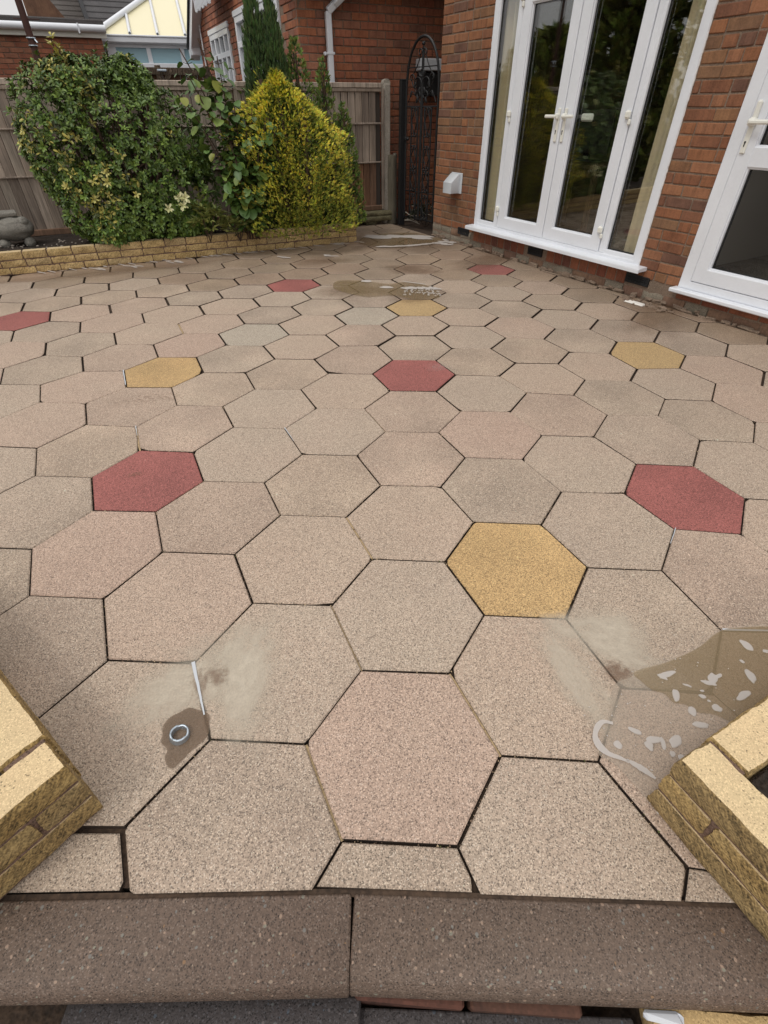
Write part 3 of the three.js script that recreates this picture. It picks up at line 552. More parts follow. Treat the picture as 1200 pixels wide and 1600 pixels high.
{
  const top = 2.15, y0 = 0.262, z = -0.028, d = part(house, 'french_door', null, null);
  const fr = [ringFrame(F0 + 0.002, 0.232, F1 - 0.002, top, 0.062, 0.06, 0.006, 0.036)];
  const post = (a, b) => fr.push(at(cbox(b - a, top - 0.3, 0.056, 0.006), (a + b) / 2, (top + 0.232) / 2, 0.028));
  post(1.186, 1.232); post(2.645, 2.7);
  part(d, 'door_frame', merge(fr), M.upvc, [0, 0, -0.052]);
  // side lights
  for (const [a, b] of [[0.9, 1.186], [2.7, 3.03]]) {
    const g = part(d, 'side_light', null, null);
    part(g, 'bead', ringFrame(a - 0.006, 0.262, b + 0.006, top - 0.05, 0.026, 0.02, 0.006, 0.04), M.upvc, [0, 0, -0.018]);
    pane(g, a + 0.022, 0.305, b - 0.022, top - 0.075, -0.024);
  }
  const leaves = [[1.24, 1.928, 'left'], [1.936, 2.64, 'right']].map(([a, b]) => leafOf(d, 'door_leaf', a, y0 + 0.006, b, top - 0.06, 0.104, 0.104));
  const plate = (p, x, dir) => {
    part(p, 'handle', merge([at(cbox(0.034, 0.24, 0.012, 0.005), x, 1.16, 0.016), at(cbox(0.03, 0.045, 0.045, 0.01), x, 1.222, 0.03), at(cbox(0.135, 0.024, 0.02, 0.007), x + dir * 0.06, 1.222, 0.056)]), M.cream);
    part(p, 'keyhole', merge([at(new THREE.CylinderGeometry(0.006, 0.006, 0.004, 10), x, 1.12, 0.0225, 0, Math.PI / 2), at(new THREE.BoxGeometry(0.006, 0.022, 0.004), x, 1.106, 0.0225)]), M.blackFlat);
  };
  plate(leaves[0], 1.885, -1); plate(leaves[1], 1.965, 1);
  part(leaves[1], 'inner_handle', at(cbox(0.13, 0.055, 0.03, 0.012), 2.125, 1.215, -0.085), M.cream);
  for (const [x, p] of [[1.236, leaves[0]], [2.643, leaves[1]]]) for (const y of [0.43, 1.225, 2.02]) part(p, 'hinge', merge([at(cbox(0.05, 0.055, 0.03, 0.012), x - (x < 2 ? 0.006 : 0.02), y + 0.012, 0.022), at(cbox(0.026, 0.04, 0.022, 0.008), x + 0.004, y - 0.035, 0.018)]), M.cream);
  const sill = new THREE.Shape([[-0.06, 0.246], [0.085, 0.238], [0.104, 0.234], [0.106, 0.226], [0.106, 0.204], [0.098, 0.204], [0.094, 0.212], [-0.06, 0.212]].map(p => new THREE.Vector2(...p)));
  const T = [], pr = sill.getPoints(), xa = F0 - 0.03, xb = F1 + 0.085;
  for (let i = 0; i < pr.length; i++) { const a = pr[i], b = pr[(i + 1) % pr.length]; T.push(V3(xa, a.y, a.x), V3(xb, a.y, a.x), V3(xb, b.y, b.x), V3(xa, a.y, a.x), V3(xb, b.y, b.x), V3(xa, b.y, b.x)); }
  const tr = THREE.ShapeUtils.triangulateShape(pr, []); for (const f of tr) for (const x of [xa, xb]) T.push(...(x === xa ? f : f.slice().reverse()).map(i => V3(x, pr[i].y, pr[i].x)));
  part(d, 'sill', boxUV(soup(T)), M.upvc);
  // crumbly white sealant along the left and right jambs
  const L = []; for (const x of [F0 + 0.001, F1 - 0.001]) for (let y = 0.25; y < 2.15; y += 0.021) L.push(at(chamferBox(rr(0.004, 0.011), 0.024, rr(0.006, 0.012), 0.002), x, y, -0.002));
  part(d, 'sealant', merge(L.map(g => boxUV(g))), std(lin(0.78, 0.76, 0.74)));
}
{
  const d = part(house, 'back_door', null, null), top = 2.15;
  part(d, 'door_frame', ringFrame(B0 + 0.003, 0.165, B1 - 0.003, top, 0.088, 0.06, 0.007, 0.06), M.upvc, [0, 0, -0.04]);
  const x0 = B0 + 0.093, x1 = B1 - 0.093, y0 = 0.228, l = part(d, 'door_leaf', null, null);
  part(l, 'leaf_frame', merge([ringFrame(x0, y0, x1, top - 0.092, 0.1, 0.055, 0.007, 0.1), at(cbox(x1 - x0 - 0.19, 0.115, 0.05, 0.006), (x0 + x1) / 2, 1.02, 0.028)]), M.upvc, [0, 0, -0.03]);
  for (const [a, b] of [[y0 + 0.1, 0.9635], [1.0765, top - 0.192]]) {
    part(l, 'bead', ringFrame(x0 + 0.092, a - 0.008, x1 - 0.092, b + 0.008, 0.018, 0.02, 0.006), M.upvc, [0, 0, -0.006]);
    pane(l, x0 + 0.108, a + 0.008, x1 - 0.108, b - 0.008, -0.012, a < 1 ? M.frosted : M.frosted, false);
  }
  part(l, 'handle', merge([at(cbox(0.036, 0.25, 0.014, 0.006), x0 + 0.033, 1.16, 0.03), at(cbox(0.03, 0.13, 0.03, 0.01), x0 + 0.036, 1.25, 0.036), at(cbox(0.05, 0.045, 0.05, 0.012), x0 + 0.036, 1.204, 0.045), at(cbox(0.13, 0.026, 0.022, 0.008), x0 + 0.09, 1.204, 0.072)]), M.cream);
  part(l, 'keyhole', merge([at(new THREE.CylinderGeometry(0.006, 0.006, 0.004, 10), x0 + 0.033, 1.098, 0.0385, 0, Math.PI / 2), at(new THREE.BoxGeometry(0.006, 0.022, 0.004), x0 + 0.033, 1.085, 0.0385)]), M.blackFlat);
  part(d, 'sill', merge([at(cbox(B1 - B0 + 0.05, 0.03, 0.15, 0.006), (B0 + B1) / 2, 0.15, 0.012)]), M.upvc);
  const L = []; for (let y = 0.17; y < 2.15; y += 0.023) L.push(at(chamferBox(rr(0.004, 0.01), 0.025, rr(0.006, 0.012), 0.002), B0 + 0.002, y, -0.002));
  part(d, 'sealant', merge(L.map(g => boxUV(g))), std(lin(0.78, 0.76, 0.74)));
}
{ // flue vent: cowl with a sloped top on a square plate
  const v = part(house, 'vent_cowl', null, null, [0.44, 0.6, 0]); v.userData.label = 'grey plastic vent cowl';
  part(v, 'plate', at(cbox(0.21, 0.2, 0.012, 0.004), 0.01, 0.01, 0.006), M.upvcGrey);
  const s = new THREE.Shape([[0, -0.085], [0.12, -0.085], [0.12, 0.02], [0.02, 0.1], [0, 0.1]].map(p => new THREE.Vector2(...p)));
  const g = new THREE.ExtrudeGeometry(s, { depth: 0.15, bevelEnabled: true, bevelSize: 0.004, bevelThickness: 0.004, bevelOffset: -0.004, bevelSegments: 2 }); g.rotateY(-Math.PI / 2); g.translate(0.075, 0, 0.012);
  part(v, 'cowl', boxUV(toCreasedNormals(g, 0.5)), M.upvcGrey);
}
const houseAt = (s, y, z) => [HA.x + HU.x * s + HN.x * z, y, HA.z + HU.z * s + HN.z * z], HTURN = turnOf(HU.x, HU.z);
// things in the room
function curtain(label, s0, s1, z, mat, y0 = 0.27, y1 = 2.2, fold = 0.035) {
  const g = new THREE.PlaneGeometry(s1 - s0, y1 - y0, 60, 8), p = g.attributes.position;
  for (let i = 0; i < p.count; i++) { const x = p.getX(i); p.setZ(i, fold * Math.sin(x * 48 + 0.6 * Math.sin(x * 19)) * (0.75 + 0.25 * Math.sin(p.getY(i) * 2))); }
  g.computeVertexNormals(); const c = thing('curtain', label, 'curtain', houseAt((s0 + s1) / 2, (y0 + y1) / 2, z), HTURN);
  part(c, 'cloth', boxUV(g), mat); part(c, 'hem', at(boxUV(chamferBox(s1 - s0, 0.03, fold * 1.6, 0.004)), 0, (y1 - y0) / 2 + 0.02, 0), mat); return c;
}
const curtainMat = phy(lin(0.8, 0.64, 0.44), { roughness: 0.95, transmission: 0.25, thickness: 0 });
const curtainOlive = phy(lin(0.5, 0.49, 0.36), { roughness: 0.95, transmission: 0.25, thickness: 0 });
curtain('beige curtain hanging inside the left side light of the French doors', 0.9, 1.09, -0.12, curtainMat);
curtain('olive curtain behind the narrow left side light, next to the beige one', 0.6, 0.93, -0.15, curtainOlive);
curtain('beige curtain gathered at the right side light of the French doors', 2.81, 3.2, -0.12, curtainMat);
{
  const t = thing('table', 'small wooden table standing behind the left French door', 'table', houseAt(1.62, 0.21, -0.75), HTURN), wd = std(lin(0.42, 0.24, 0.1), { ...T_wood, roughness: 0.6 });
  part(t, 'table_top', at(cbox(0.75, 0.035, 0.5, 0.006), 0, 0.62, 0), wd);
  for (const x of [-0.33, 0.33]) for (const z of [-0.2, 0.2]) part(t, 'leg', at(cbox(0.05, 0.6, 0.05, 0.005), x, 0.3, z), wd);
  part(t, 'apron', at(cbox(0.66, 0.07, 0.02, 0.004), 0, 0.565, 0.215), wd);
  const tv = thing('television', 'black flat television on the wooden table behind the glass', 'television', houseAt(1.55, 0.85, -0.8), HTURN);
  part(tv, 'screen', at(cbox(0.56, 0.36, 0.03, 0.006), 0, 0.24, 0), M.black); part(tv, 'stand', merge([at(cbox(0.3, 0.015, 0.16, 0.005), 0, 0.008, 0), at(cbox(0.08, 0.08, 0.03, 0.005), 0, 0.05, -0.02)]), M.black);
}
// ------------------------------------------------------------------ fence, posts and gate
const WG = [[0.3, 0.245, 0.2], [0.25, 0.205, 0.17], [0.36, 0.3, 0.25], [0.21, 0.17, 0.14], [0.31, 0.265, 0.22]].map(c => std(lin(c[0] * 2.15, c[1] * 2.1, c[2] * 2.05), { ...T_wood, bumpScale: 0.003, roughness: 0.9 }));
const WO = [[0.32, 0.18, 0.1], [0.27, 0.155, 0.09], [0.35, 0.2, 0.11], [0.24, 0.15, 0.095]].map(c => std(lin(c[0] * 1.5, c[1] * 1.4, c[2] * 1.4), { ...T_wood, bumpScale: 0.003, roughness: 0.9 }));
const FD = { x: 0.887, z: -0.4617 }, FL = 5.6, fence = thing('wooden_fence', 'weathered grey wooden fence panels behind the raised bed and shrubs', 'fence', [-0.46 - FL * FD.x, 0, -7.57 - FL * FD.z], turnOf(FD.x, FD.z));
{
  const edges = [0.17, 0.72, 1.13, 1.5];
  const gcache = {};
  for (let x = 0.05, i = 0; x < FL - 0.1; x += 0.094, i++) for (let t = 0; t < 3; t++) {
    const h = edges[t + 1] - edges[t] + 0.015, v = Math.floor(R() * 3), k = `${t}${v}`;
    gcache[k] ??= cbox(0.0905, h, 0.018, 0.004, 0.003);
    const m = part(fence, 'board', gcache[k], t === 0 && x > FL - 1.6 ? WO[Math.floor(R() * 4)] : WG[Math.floor(R() * 5)], [x, (edges[t] + edges[t + 1]) / 2, rr(-0.002, 0.002) + t * 0.006]);
    m.rotation.y = 0.14; m.rotation.z = rr(-0.006, 0.006);
  }
  part(fence, 'shadow_gap_sheet', at(boxUV(new THREE.BoxGeometry(FL - 0.1, 1.3, 0.008)), FL / 2 - 0.02, 0.84, -0.028), std(lin(0.07, 0.055, 0.045)));  // added dark sheet: its colour draws the shadow lines between boards
  for (const [a, b] of [[0, 1.82], [1.86, 3.68], [3.72, FL - 0.075]]) {
    part(fence, 'cap_rail', at(cbox(b - a, 0.05, 0.07, 0.006, 0.004), (a + b) / 2, 1.505, 0.012), WG[2]);
    part(fence, 'rail', at(cbox(b - a, 0.035, 0.03, 0.006, 0.004), (a + b) / 2, 1.462, 0.026), WG[0]);
    for (const y of [0.725, 1.135]) part(fence, 'batten', at(cbox(b - a, 0.016, 0.024, 0.004, 0.003), (a + b) / 2, y, 0.026), WG[1]);
    part(fence, 'rail', at(cbox(b - a, 0.06, 0.035, 0.006, 0.005), (a + b) / 2, 0.2, 0.028), WO[3]);
    part(fence, 'gravel_board', at(cbox(b - a, 0.15, 0.04, 0.008, 0.006), (a + b) / 2, 0.09, 0), M.mossStone);
  }
  for (const x of [1.84, 3.7]) part(fence, 'concrete_post', at(cbox(0.1, 1.52, 0.1, 0.012, 0.004), x, 0.76, -0.045), M.concrete);
  const cp = part(fence, 'concrete_post', null, null, [FL, 0, 0]);
  part(cp, 'shaft', at(cbox(0.095, 1.53, 0.11, 0.014, 0.004), 0, 0.765, 0), M.concrete);
  part(cp, 'cap', at(boxUV(new THREE.CylinderGeometry(0.047, 0.047, 0.09, 14).rotateX(Math.PI / 2)), 0, 1.525, 0), M.concrete);
  part(cp, 'edge_strip', at(cbox(0.03, 1.3, 0.03, 0.004), -0.06, 0.83, 0.05), WG[3]);
}
{
  const p = thing('low_stone', 'low mossy stone block under the fence end, beside the wooden stump post', 'stone block', [-0.66, 0, -7.44], turnOf(FD.x, FD.z));
  const top = roughStone(0.56, 0.055, 0.2, 0.02, 0.012, 41.7), low = roughStone(0.55, 0.06, 0.19, 0.02, 0.012, 47.1);
  part(p, 'stone', at(top, 0, 0.14, 0), M.mossStone); part(p, 'stone', at(low, 0, 0.08, 0.01), M.mossStone); part(p, 'foot', at(roughStone(0.16, 0.06, 0.14, 0.02, 0.01, 51), -0.02, 0.024, -0.02), M.mossStone);
  const w = thing('wooden_post', 'short weathered wooden stump post between the fence end and black steel post', 'post', [-0.37, 0, -7.55], turnOf(FD.x, FD.z));
  const g = new THREE.CylinderGeometry(0.062, 0.068, 0.8, 14, 14), q = g.attributes.position;
  for (let i = 0; i < q.count; i++) { const x = q.getX(i), y = q.getY(i), z = q.getZ(i); const k = 1 + 0.14 * noise(x * 20, y * 3, z * 20); q.setXYZ(i, x * k, y + (y > 0.39 ? 0.025 * noise(x * 30, 2, z * 30) : 0), z * k * 0.85); }
  g.computeVertexNormals(); part(w, 'post', at(boxUV(g), 0, 0.4, 0), std(lin(0.27, 0.235, 0.17), { ...T_wood, bumpScale: 0.008, roughness: 0.95 }));
  part(w, 'broken_top', at(boxUV(chamferBox(0.05, 0.06, 0.06, 0.015, 0.02)), 0.035, 0.79, 0.01), std(lin(0.2, 0.17, 0.13), { ...T_wood, bumpScale: 0.008 }));
}
{
  const p = thing('steel_post', 'tall black steel gate post beside the iron gate', 'post', [-0.235, 0, -7.42], turnOf(FD.x, FD.z));
  part(p, 'post', at(cbox(0.08, 1.55, 0.06, 0.004), 0, 0.775, 0), M.black); part(p, 'cap', at(cbox(0.084, 0.012, 0.064, 0.004), 0, 1.556, 0), M.black);
  const g = thing('iron_gate', 'black wrought iron gate with pointed arch top and scrollwork', 'gate', [-0.19, 0, -7.4], turnOf(0.64, 0.768));
  const W = 0.6, SP = 1.4, AP = 1.92, Y0 = 0.09;
  const arch = []; for (let i = 0; i <= 24; i++) { const t = i / 24, a = Math.PI * t; arch.push([W / 2 - W / 2 * Math.cos(a) * 1, SP + (AP - SP) * Math.pow(Math.sin(a), 0.8), 0]); }
  part(g, 'frame', merge([bar([0, Y0, 0], [0, SP, 0], 0.014), bar([W, Y0, 0], [W, SP, 0], 0.014), tube(arch, 0.014, 48, 8), bar([0, SP - 0.1, 0], [W, SP - 0.1, 0], 0.009), bar([0, Y0 + 0.02, 0], [W, Y0 + 0.02, 0], 0.01), bar([0, 0.42, 0], [W, 0.42, 0], 0.007), bar([0.02, 1.66, 0], [W - 0.02, 1.66, 0], 0.006)]), M.black);
  for (const x of [0.11, 0.235, 0.29, 0.31, 0.365, 0.49]) part(g, 'bar', bar([x, Y0, 0], [x, x > 0.28 && x < 0.32 ? 1.8 : SP - 0.1, 0], 0.0105), M.black);
  const scroll = (cx, cy, s, fx, fy) => { const pts = []; for (let i = 0; i <= 18; i++) { const t = i / 18, a = t * 4.6, r = s * (1 - 0.72 * t); pts.push([cx + fx * (r * Math.cos(a) - s), cy + fy * r * Math.sin(a), 0.008]); } return tube(pts, 0.0075, 26, 5); };
  for (const cx of [0.172, 0.428]) for (const [y0, y1] of [[1.0, 1.3], [0.66, 0.92], [0.42, 0.66], [0.11, 0.4]]) {
    const L = [], m = (y0 + y1) / 2;
    for (const f of [-1, 1]) { L.push(tube([[cx, y0, 0.004], [cx + f * 0.02, lerp(y0, m, 0.5), 0.004], [cx + f * 0.048, m, 0.004], [cx + f * 0.02, lerp(m, y1, 0.5), 0.004], [cx, y1, 0.004]], 0.0072, 20, 5)); L.push(scroll(cx, y1 - 0.03, 0.03, f, 1), scroll(cx, y0 + 0.03, 0.03, f, -1)); }
    part(g, 'scroll', merge(L), M.black);
  }
  for (const f of [-1, 1]) {
    const cx = W / 2;
    part(g, 'scroll', merge([scroll(cx, 1.5, 0.09, f, 1), scroll(cx + f * 0.12, 1.4, 0.06, f, 1), scroll(cx + f * 0.06, 1.62, 0.06, f, -1), scroll(cx, 1.78, 0.045, f, 1), scroll(cx + f * 0.14, 1.56, 0.05, -f, 1), tube([[cx, 1.3, 0], [cx + f * 0.1, 1.42, 0], [cx + f * 0.2, 1.55, 0], [cx + f * 0.1, 1.68, 0], [cx, 1.84, 0]], 0.006, 24, 5), tube([[cx + f * 0.26, 1.34, 0], [cx + f * 0.18, 1.44, 0], [cx + f * 0.08, 1.38, 0]], 0.006, 14, 5)]), M.black);
    const leaf = new THREE.SphereGeometry(1, 8, 6); leaf.scale(0.02, 0.035, 0.008);
    part(g, 'leaf_ornament', merge([[0.05, 1.45], [0.13, 1.5], [0.2, 1.42], [0.08, 1.36]].map(([a, b]) => at(leaf.clone(), cx + f * a, b, 0.008, 0, 0, f * 0.5))), M.black);
  }
  part(g, 'finial', at(new THREE.SphereGeometry(0.02, 10, 8), W / 2, 1.86, 0), M.black);
  part(g, 'latch', merge([bar([-0.05, 0.98, 0.01], [0.07, 0.98, 0.01], 0.01), at(cbox(0.05, 0.04, 0.03, 0.006), 0.01, 0.98, 0.012), at(new THREE.SphereGeometry(0.018, 10, 8), 0.07, 0.98, 0.02)]), M.black);
}
// ------------------------------------------------------------------ neighbouring bungalow
const nb = thing('neighbour_house', 'red brick bungalow behind the fence, with white windows and downpipe', 'house', [-1.47, 0, -7.34], 0);
const T_roof = std(lin(0.13, 0.115, 0.11), { ...T_conc, bumpScale: 0.008, roughness: 0.9 });
const T_slateDark = std(lin(0.045, 0.045, 0.05), { ...T_conc, bumpScale: 0.006, roughness: 0.85 });
{
  const rear = part(nb, 'rear_wall', null, null); rear.rotation.y = turnOf(0.887, -0.4617);
  const gable = part(nb, 'gable_wall', null, null); gable.rotation.y = turnOf(0.5, 0.866); const GL = 5.78;
  gable.position.set(-GL * 0.5, 0, -GL * 0.866);
  part(rear, 'mortar', merge([at(boxUV(new THREE.BoxGeometry(3.6, 2.62, 0.2)), 1.8, 1.12, -0.111)]), M.mortarGrey);
  let ex = bricks(rear, 0, 2.6, 0, 33, NBm, { single: (x, y) => y > 1.42 || x > 0.98, skip: (x, y) => y < 1.3 && x < 0.9 });
  stuffBricks(rear, ex);
  const rake = s => 2.3 + 0.62 * Math.min(s, GL - s);
  const wins = [[0.66, 2.8, 1.05, 2.36], [3.32, 4.72, 0.2, 2.3]];   // s0, s1, y0, y1 measured from the near corner
  const shp = new THREE.Shape([[0, -0.2], [GL, -0.2], [GL, 2.3], [GL / 2, rake(GL / 2)], [0, 2.3]].map(p => new THREE.Vector2(...p)));
  for (const [a, b, y0, y1] of wins) { const h = new THREE.Path(); h.moveTo(GL - b, y0); h.lineTo(GL - b, y1); h.lineTo(GL - a, y1); h.lineTo(GL - a, y0); h.closePath(); shp.holes.push(h); }
  const wg = new THREE.ExtrudeGeometry(shp, { depth: 0.2, bevelEnabled: false }); wg.translate(0, 0, -0.211); part(gable, 'mortar', boxUV(wg), M.mortarGrey);
  ex = bricks(gable, 0, GL, 12, 50, NBm, { single: () => false, skip: (x, y, a, b) => { const s = GL - x; return y > rake(s) - 0.05 || wins.some(w => GL - b < w[1] - 0.001 && GL - a > w[0] + 0.001 && y > w[2] - 0.03 && y < w[3] + 0.03); } });
  stuffBricks(gable, ex);
  // windows
  const winM = phy(lin(0.05, 0.06, 0.065), { roughness: 0.05, clearcoat: 1 });
  const win = (s0, s1, y0, y1, mull, trans) => {
    const w = part(gable, 'window', null, null), a = GL - s1, b = GL - s0;
    const L = [ringFrame(a, y0, b, y1, 0.07, 0.07, 0.006)];
    for (const k of mull) L.push(at(cbox(0.075, y1 - y0 - 0.1, 0.06, 0.005), lerp(a, b, k), (y0 + y1) / 2, 0.035));
    if (trans) L.push(at(cbox(b - a - 0.1, 0.07, 0.06, 0.005), (a + b) / 2, trans, 0.036));
    part(w, 'frame', merge(L), M.upvc, [0, 0, -0.05]);
    part(w, 'pane', at(new THREE.PlaneGeometry(b - a - 0.06, y1 - y0 - 0.06), (a + b) / 2, (y0 + y1) / 2, -0.025), M.glass);
    part(w, 'sill', at(cbox(b - a + 0.1, 0.04, 0.14, 0.006), (a + b) / 2, y0 - 0.02, 0.02), M.upvc);
    part(w, 'lintel', at(cbox(b - a + 0.08, 0.07, 0.06, 0.006), (a + b) / 2, y1 + 0.035, 0.0), M.upvc);
    part(w, 'blind', at(boxUV(new THREE.PlaneGeometry(b - a, y1 - y0)), (a + b) / 2, (y0 + y1) / 2, -0.3), trans ? std(lin(0.34, 0.36, 0.38)) : std(lin(0.1, 0.1, 0.11)));
  };
  win(0.66, 2.8, 1.05, 2.36, [0.5], 2.05); win(3.32, 4.72, 0.2, 2.3, [0.25, 0.5, 0.75], 2.0);
  // roof over it: verge boards, eaves, slopes
  const roof = part(nb, 'roof', null, null); roof.rotation.y = gable.rotation.y; roof.position.copy(gable.position);
  const ang = Math.atan(0.62), SL = (GL / 2 + 0.28) / Math.cos(ang);
  for (const f of [0, 1]) {
    const sx = f ? GL + 0.0 - SL / 2 * Math.cos(ang) : -0.28 + SL / 2 * Math.cos(ang), sy = 2.3 + (f ? 0.12 : -0.28 * 0.62) + SL / 2 * Math.sin(ang);
    part(roof, 'roof_slope', at(boxUV(new THREE.BoxGeometry(SL, 0.05, 5.2)), sx, sy + 0.1, -2.4, 0, 0, f ? -ang : ang), T_slateDark);
    part(roof, 'bargeboard', at(boxUV(new THREE.BoxGeometry(SL, 0.17, 0.024)), sx, sy, 0.16, 0, 0, f ? -ang : ang), M.upvc);
    part(roof, 'soffit', at(boxUV(new THREE.BoxGeometry(SL, 0.016, 0.17)), sx, sy - 0.07, 0.075, 0, 0, f ? -ang : ang), M.upvc);
    const n = 12; for (let i = 0; i < n; i++) { const k = (i + 0.5) / n - 0.5; part(roof, 'verge_tile', at(cbox(SL / n - 0.01, 0.07, 0.06, 0.008), sx + (f ? 1 : -1) * k * SL * Math.cos(ang) * 1, sy + 0.1 - k * SL * Math.sin(ang), 0.17, 0, 0, f ? -ang : ang), T_slateDark); }
  }
  part(roof, 'eaves_box', at(cbox(0.3, 0.2, 0.2, 0.006), -0.15, 2.21, 0.07), M.upvc);
  part(rear, 'fascia', at(boxUV(new THREE.BoxGeometry(3.8, 0.16, 0.025)), 1.7, 2.42, 0.24), M.upvc);
  part(rear, 'eaves_soffit', at(boxUV(new THREE.BoxGeometry(3.8, 0.016, 0.25)), 1.7, 2.43, 0.115), M.upvc);
  const gut = new THREE.CylinderGeometry(0.056, 0.056, 3.8, 14, 1, true, Math.PI / 2, Math.PI).rotateZ(Math.PI / 2); part(rear, 'gutter', at(gut, 1.7, 2.5, 0.3), new THREE.MeshPhysicalMaterial({ color: lin(0.82, 0.83, 0.85), roughness: 0.4, side: THREE.DoubleSide }));
  const dp = part(rear, 'downpipe', null, null), dx = 0.36;
  part(dp, 'pipe', at(cbox(0.068, 2.16, 0.065, 0.008), dx, 1.08, 0.055), M.upvc);
  part(dp, 'pipe_bend', merge([at(cbox(0.068, 0.14, 0.065, 0.008), dx + 0.05, 2.2, 0.075, 0, 0.25, -0.9), at(cbox(0.068, 0.26, 0.065, 0.008), dx + 0.16, 2.29, 0.17, 0, 0.75, -0.75), at(cbox(0.068, 0.12, 0.065, 0.008), dx + 0.27, 2.41, 0.28)]), M.upvc);
  part(dp, 'bracket', merge([at(cbox(0.1, 0.025, 0.075, 0.004), dx, 1.8, 0.055), at(new THREE.CylinderGeometry(0.018, 0.018, 0.03, 10), dx - 0.06, 1.8, 0.04, 0, Math.PI / 2)]), M.upvc);
  part(gable, 'cable_pipe', tube([[0.42, 0.4, 0.03], [0.42, 1.5, 0.03], [0.43, 2.1, 0.03], [0.44, 2.5, 0.03]], 0.014, 20, 6), M.upvc);
  // scalloped awning strip
  const aw = part(gable, 'awning', null, null); aw.userData.label = 'white ribbed scalloped awning';
  const ax0 = GL - 4.0, ax1 = GL - 2.75; const L = [];
  for (let i = 0; i < 26; i++) { const x = lerp(ax0, ax1, (i + 0.5) / 26), hgt = 0.19 + 0.035 * Math.abs(Math.sin(i / 26 * Math.PI * 5)); L.push(at(cbox(0.04, hgt, 0.012, 0.004), x, 2.72 - hgt / 2, 0.33 + 0.008 * (i % 2))); }
  part(aw, 'valance', merge(L), M.upvc); part(aw, 'awning_cloth', at(boxUV(new THREE.BoxGeometry(ax1 - ax0, 0.014, 0.38)), (ax0 + ax1) / 2, 2.78, 0.17, 0, 0.35), M.upvc);
  const mb = part(rear, 'meter_box', null, null, [1.72, 1.66, 0]); mb.userData.label = 'pale box on the wall seen through the iron gate';
  part(mb, 'lid', at(cbox(0.34, 0.12, 0.16, 0.01), 0, 0.06, 0.08), M.upvcGrey); part(mb, 'body', at(cbox(0.3, 0.24, 0.12, 0.008), 0, -0.13, 0.06), M.blackFlat);
}
// ------------------------------------------------------------------ garage, conservatory, gate and houses farther off
{
  const g = thing('brick_garage', 'flat roofed red brick garage with white gutter at the upper left', 'garage', [-6.12 - 5.2 * 0.883, 0, -11.99 + 5.2 * 0.469], turnOf(0.883, -0.469)), L = 5.2;
  part(g, 'wall', merge([at(boxUV(new THREE.BoxGeometry(L, 2.54, 0.2)), L / 2, 1.07, -0.111), at(boxUV(new THREE.BoxGeometry(0.2, 2.54, 3)), L - 0.111, 1.07, -1.72)]), M.mortarGrey);
  stuffBricks(g, bricks(g, 0, L, 14, 32, NBm.slice(0, 4), { single: () => false }));
  part(g, 'fascia', at(cbox(L + 0.2, 0.11, 0.03, 0.004), L / 2, 2.39, 0.06), M.cream);
  const gt = new THREE.CylinderGeometry(0.055, 0.055, L + 0.22, 14, 1, false).rotateZ(Math.PI / 2); part(g, 'gutter', at(boxUV(gt), L / 2, 2.46, 0.13), M.upvc);
  for (let x = L - 0.35; x > 1; x -= 0.85) part(g, 'gutter_bracket', at(cbox(0.025, 0.14, 0.13, 0.004), x, 2.45, 0.13), M.upvc);
  part(g, 'roof', at(cbox(L + 0.2, 0.09, 3.4, 0.02), L / 2, 2.545, -1.6), T_roof);
}
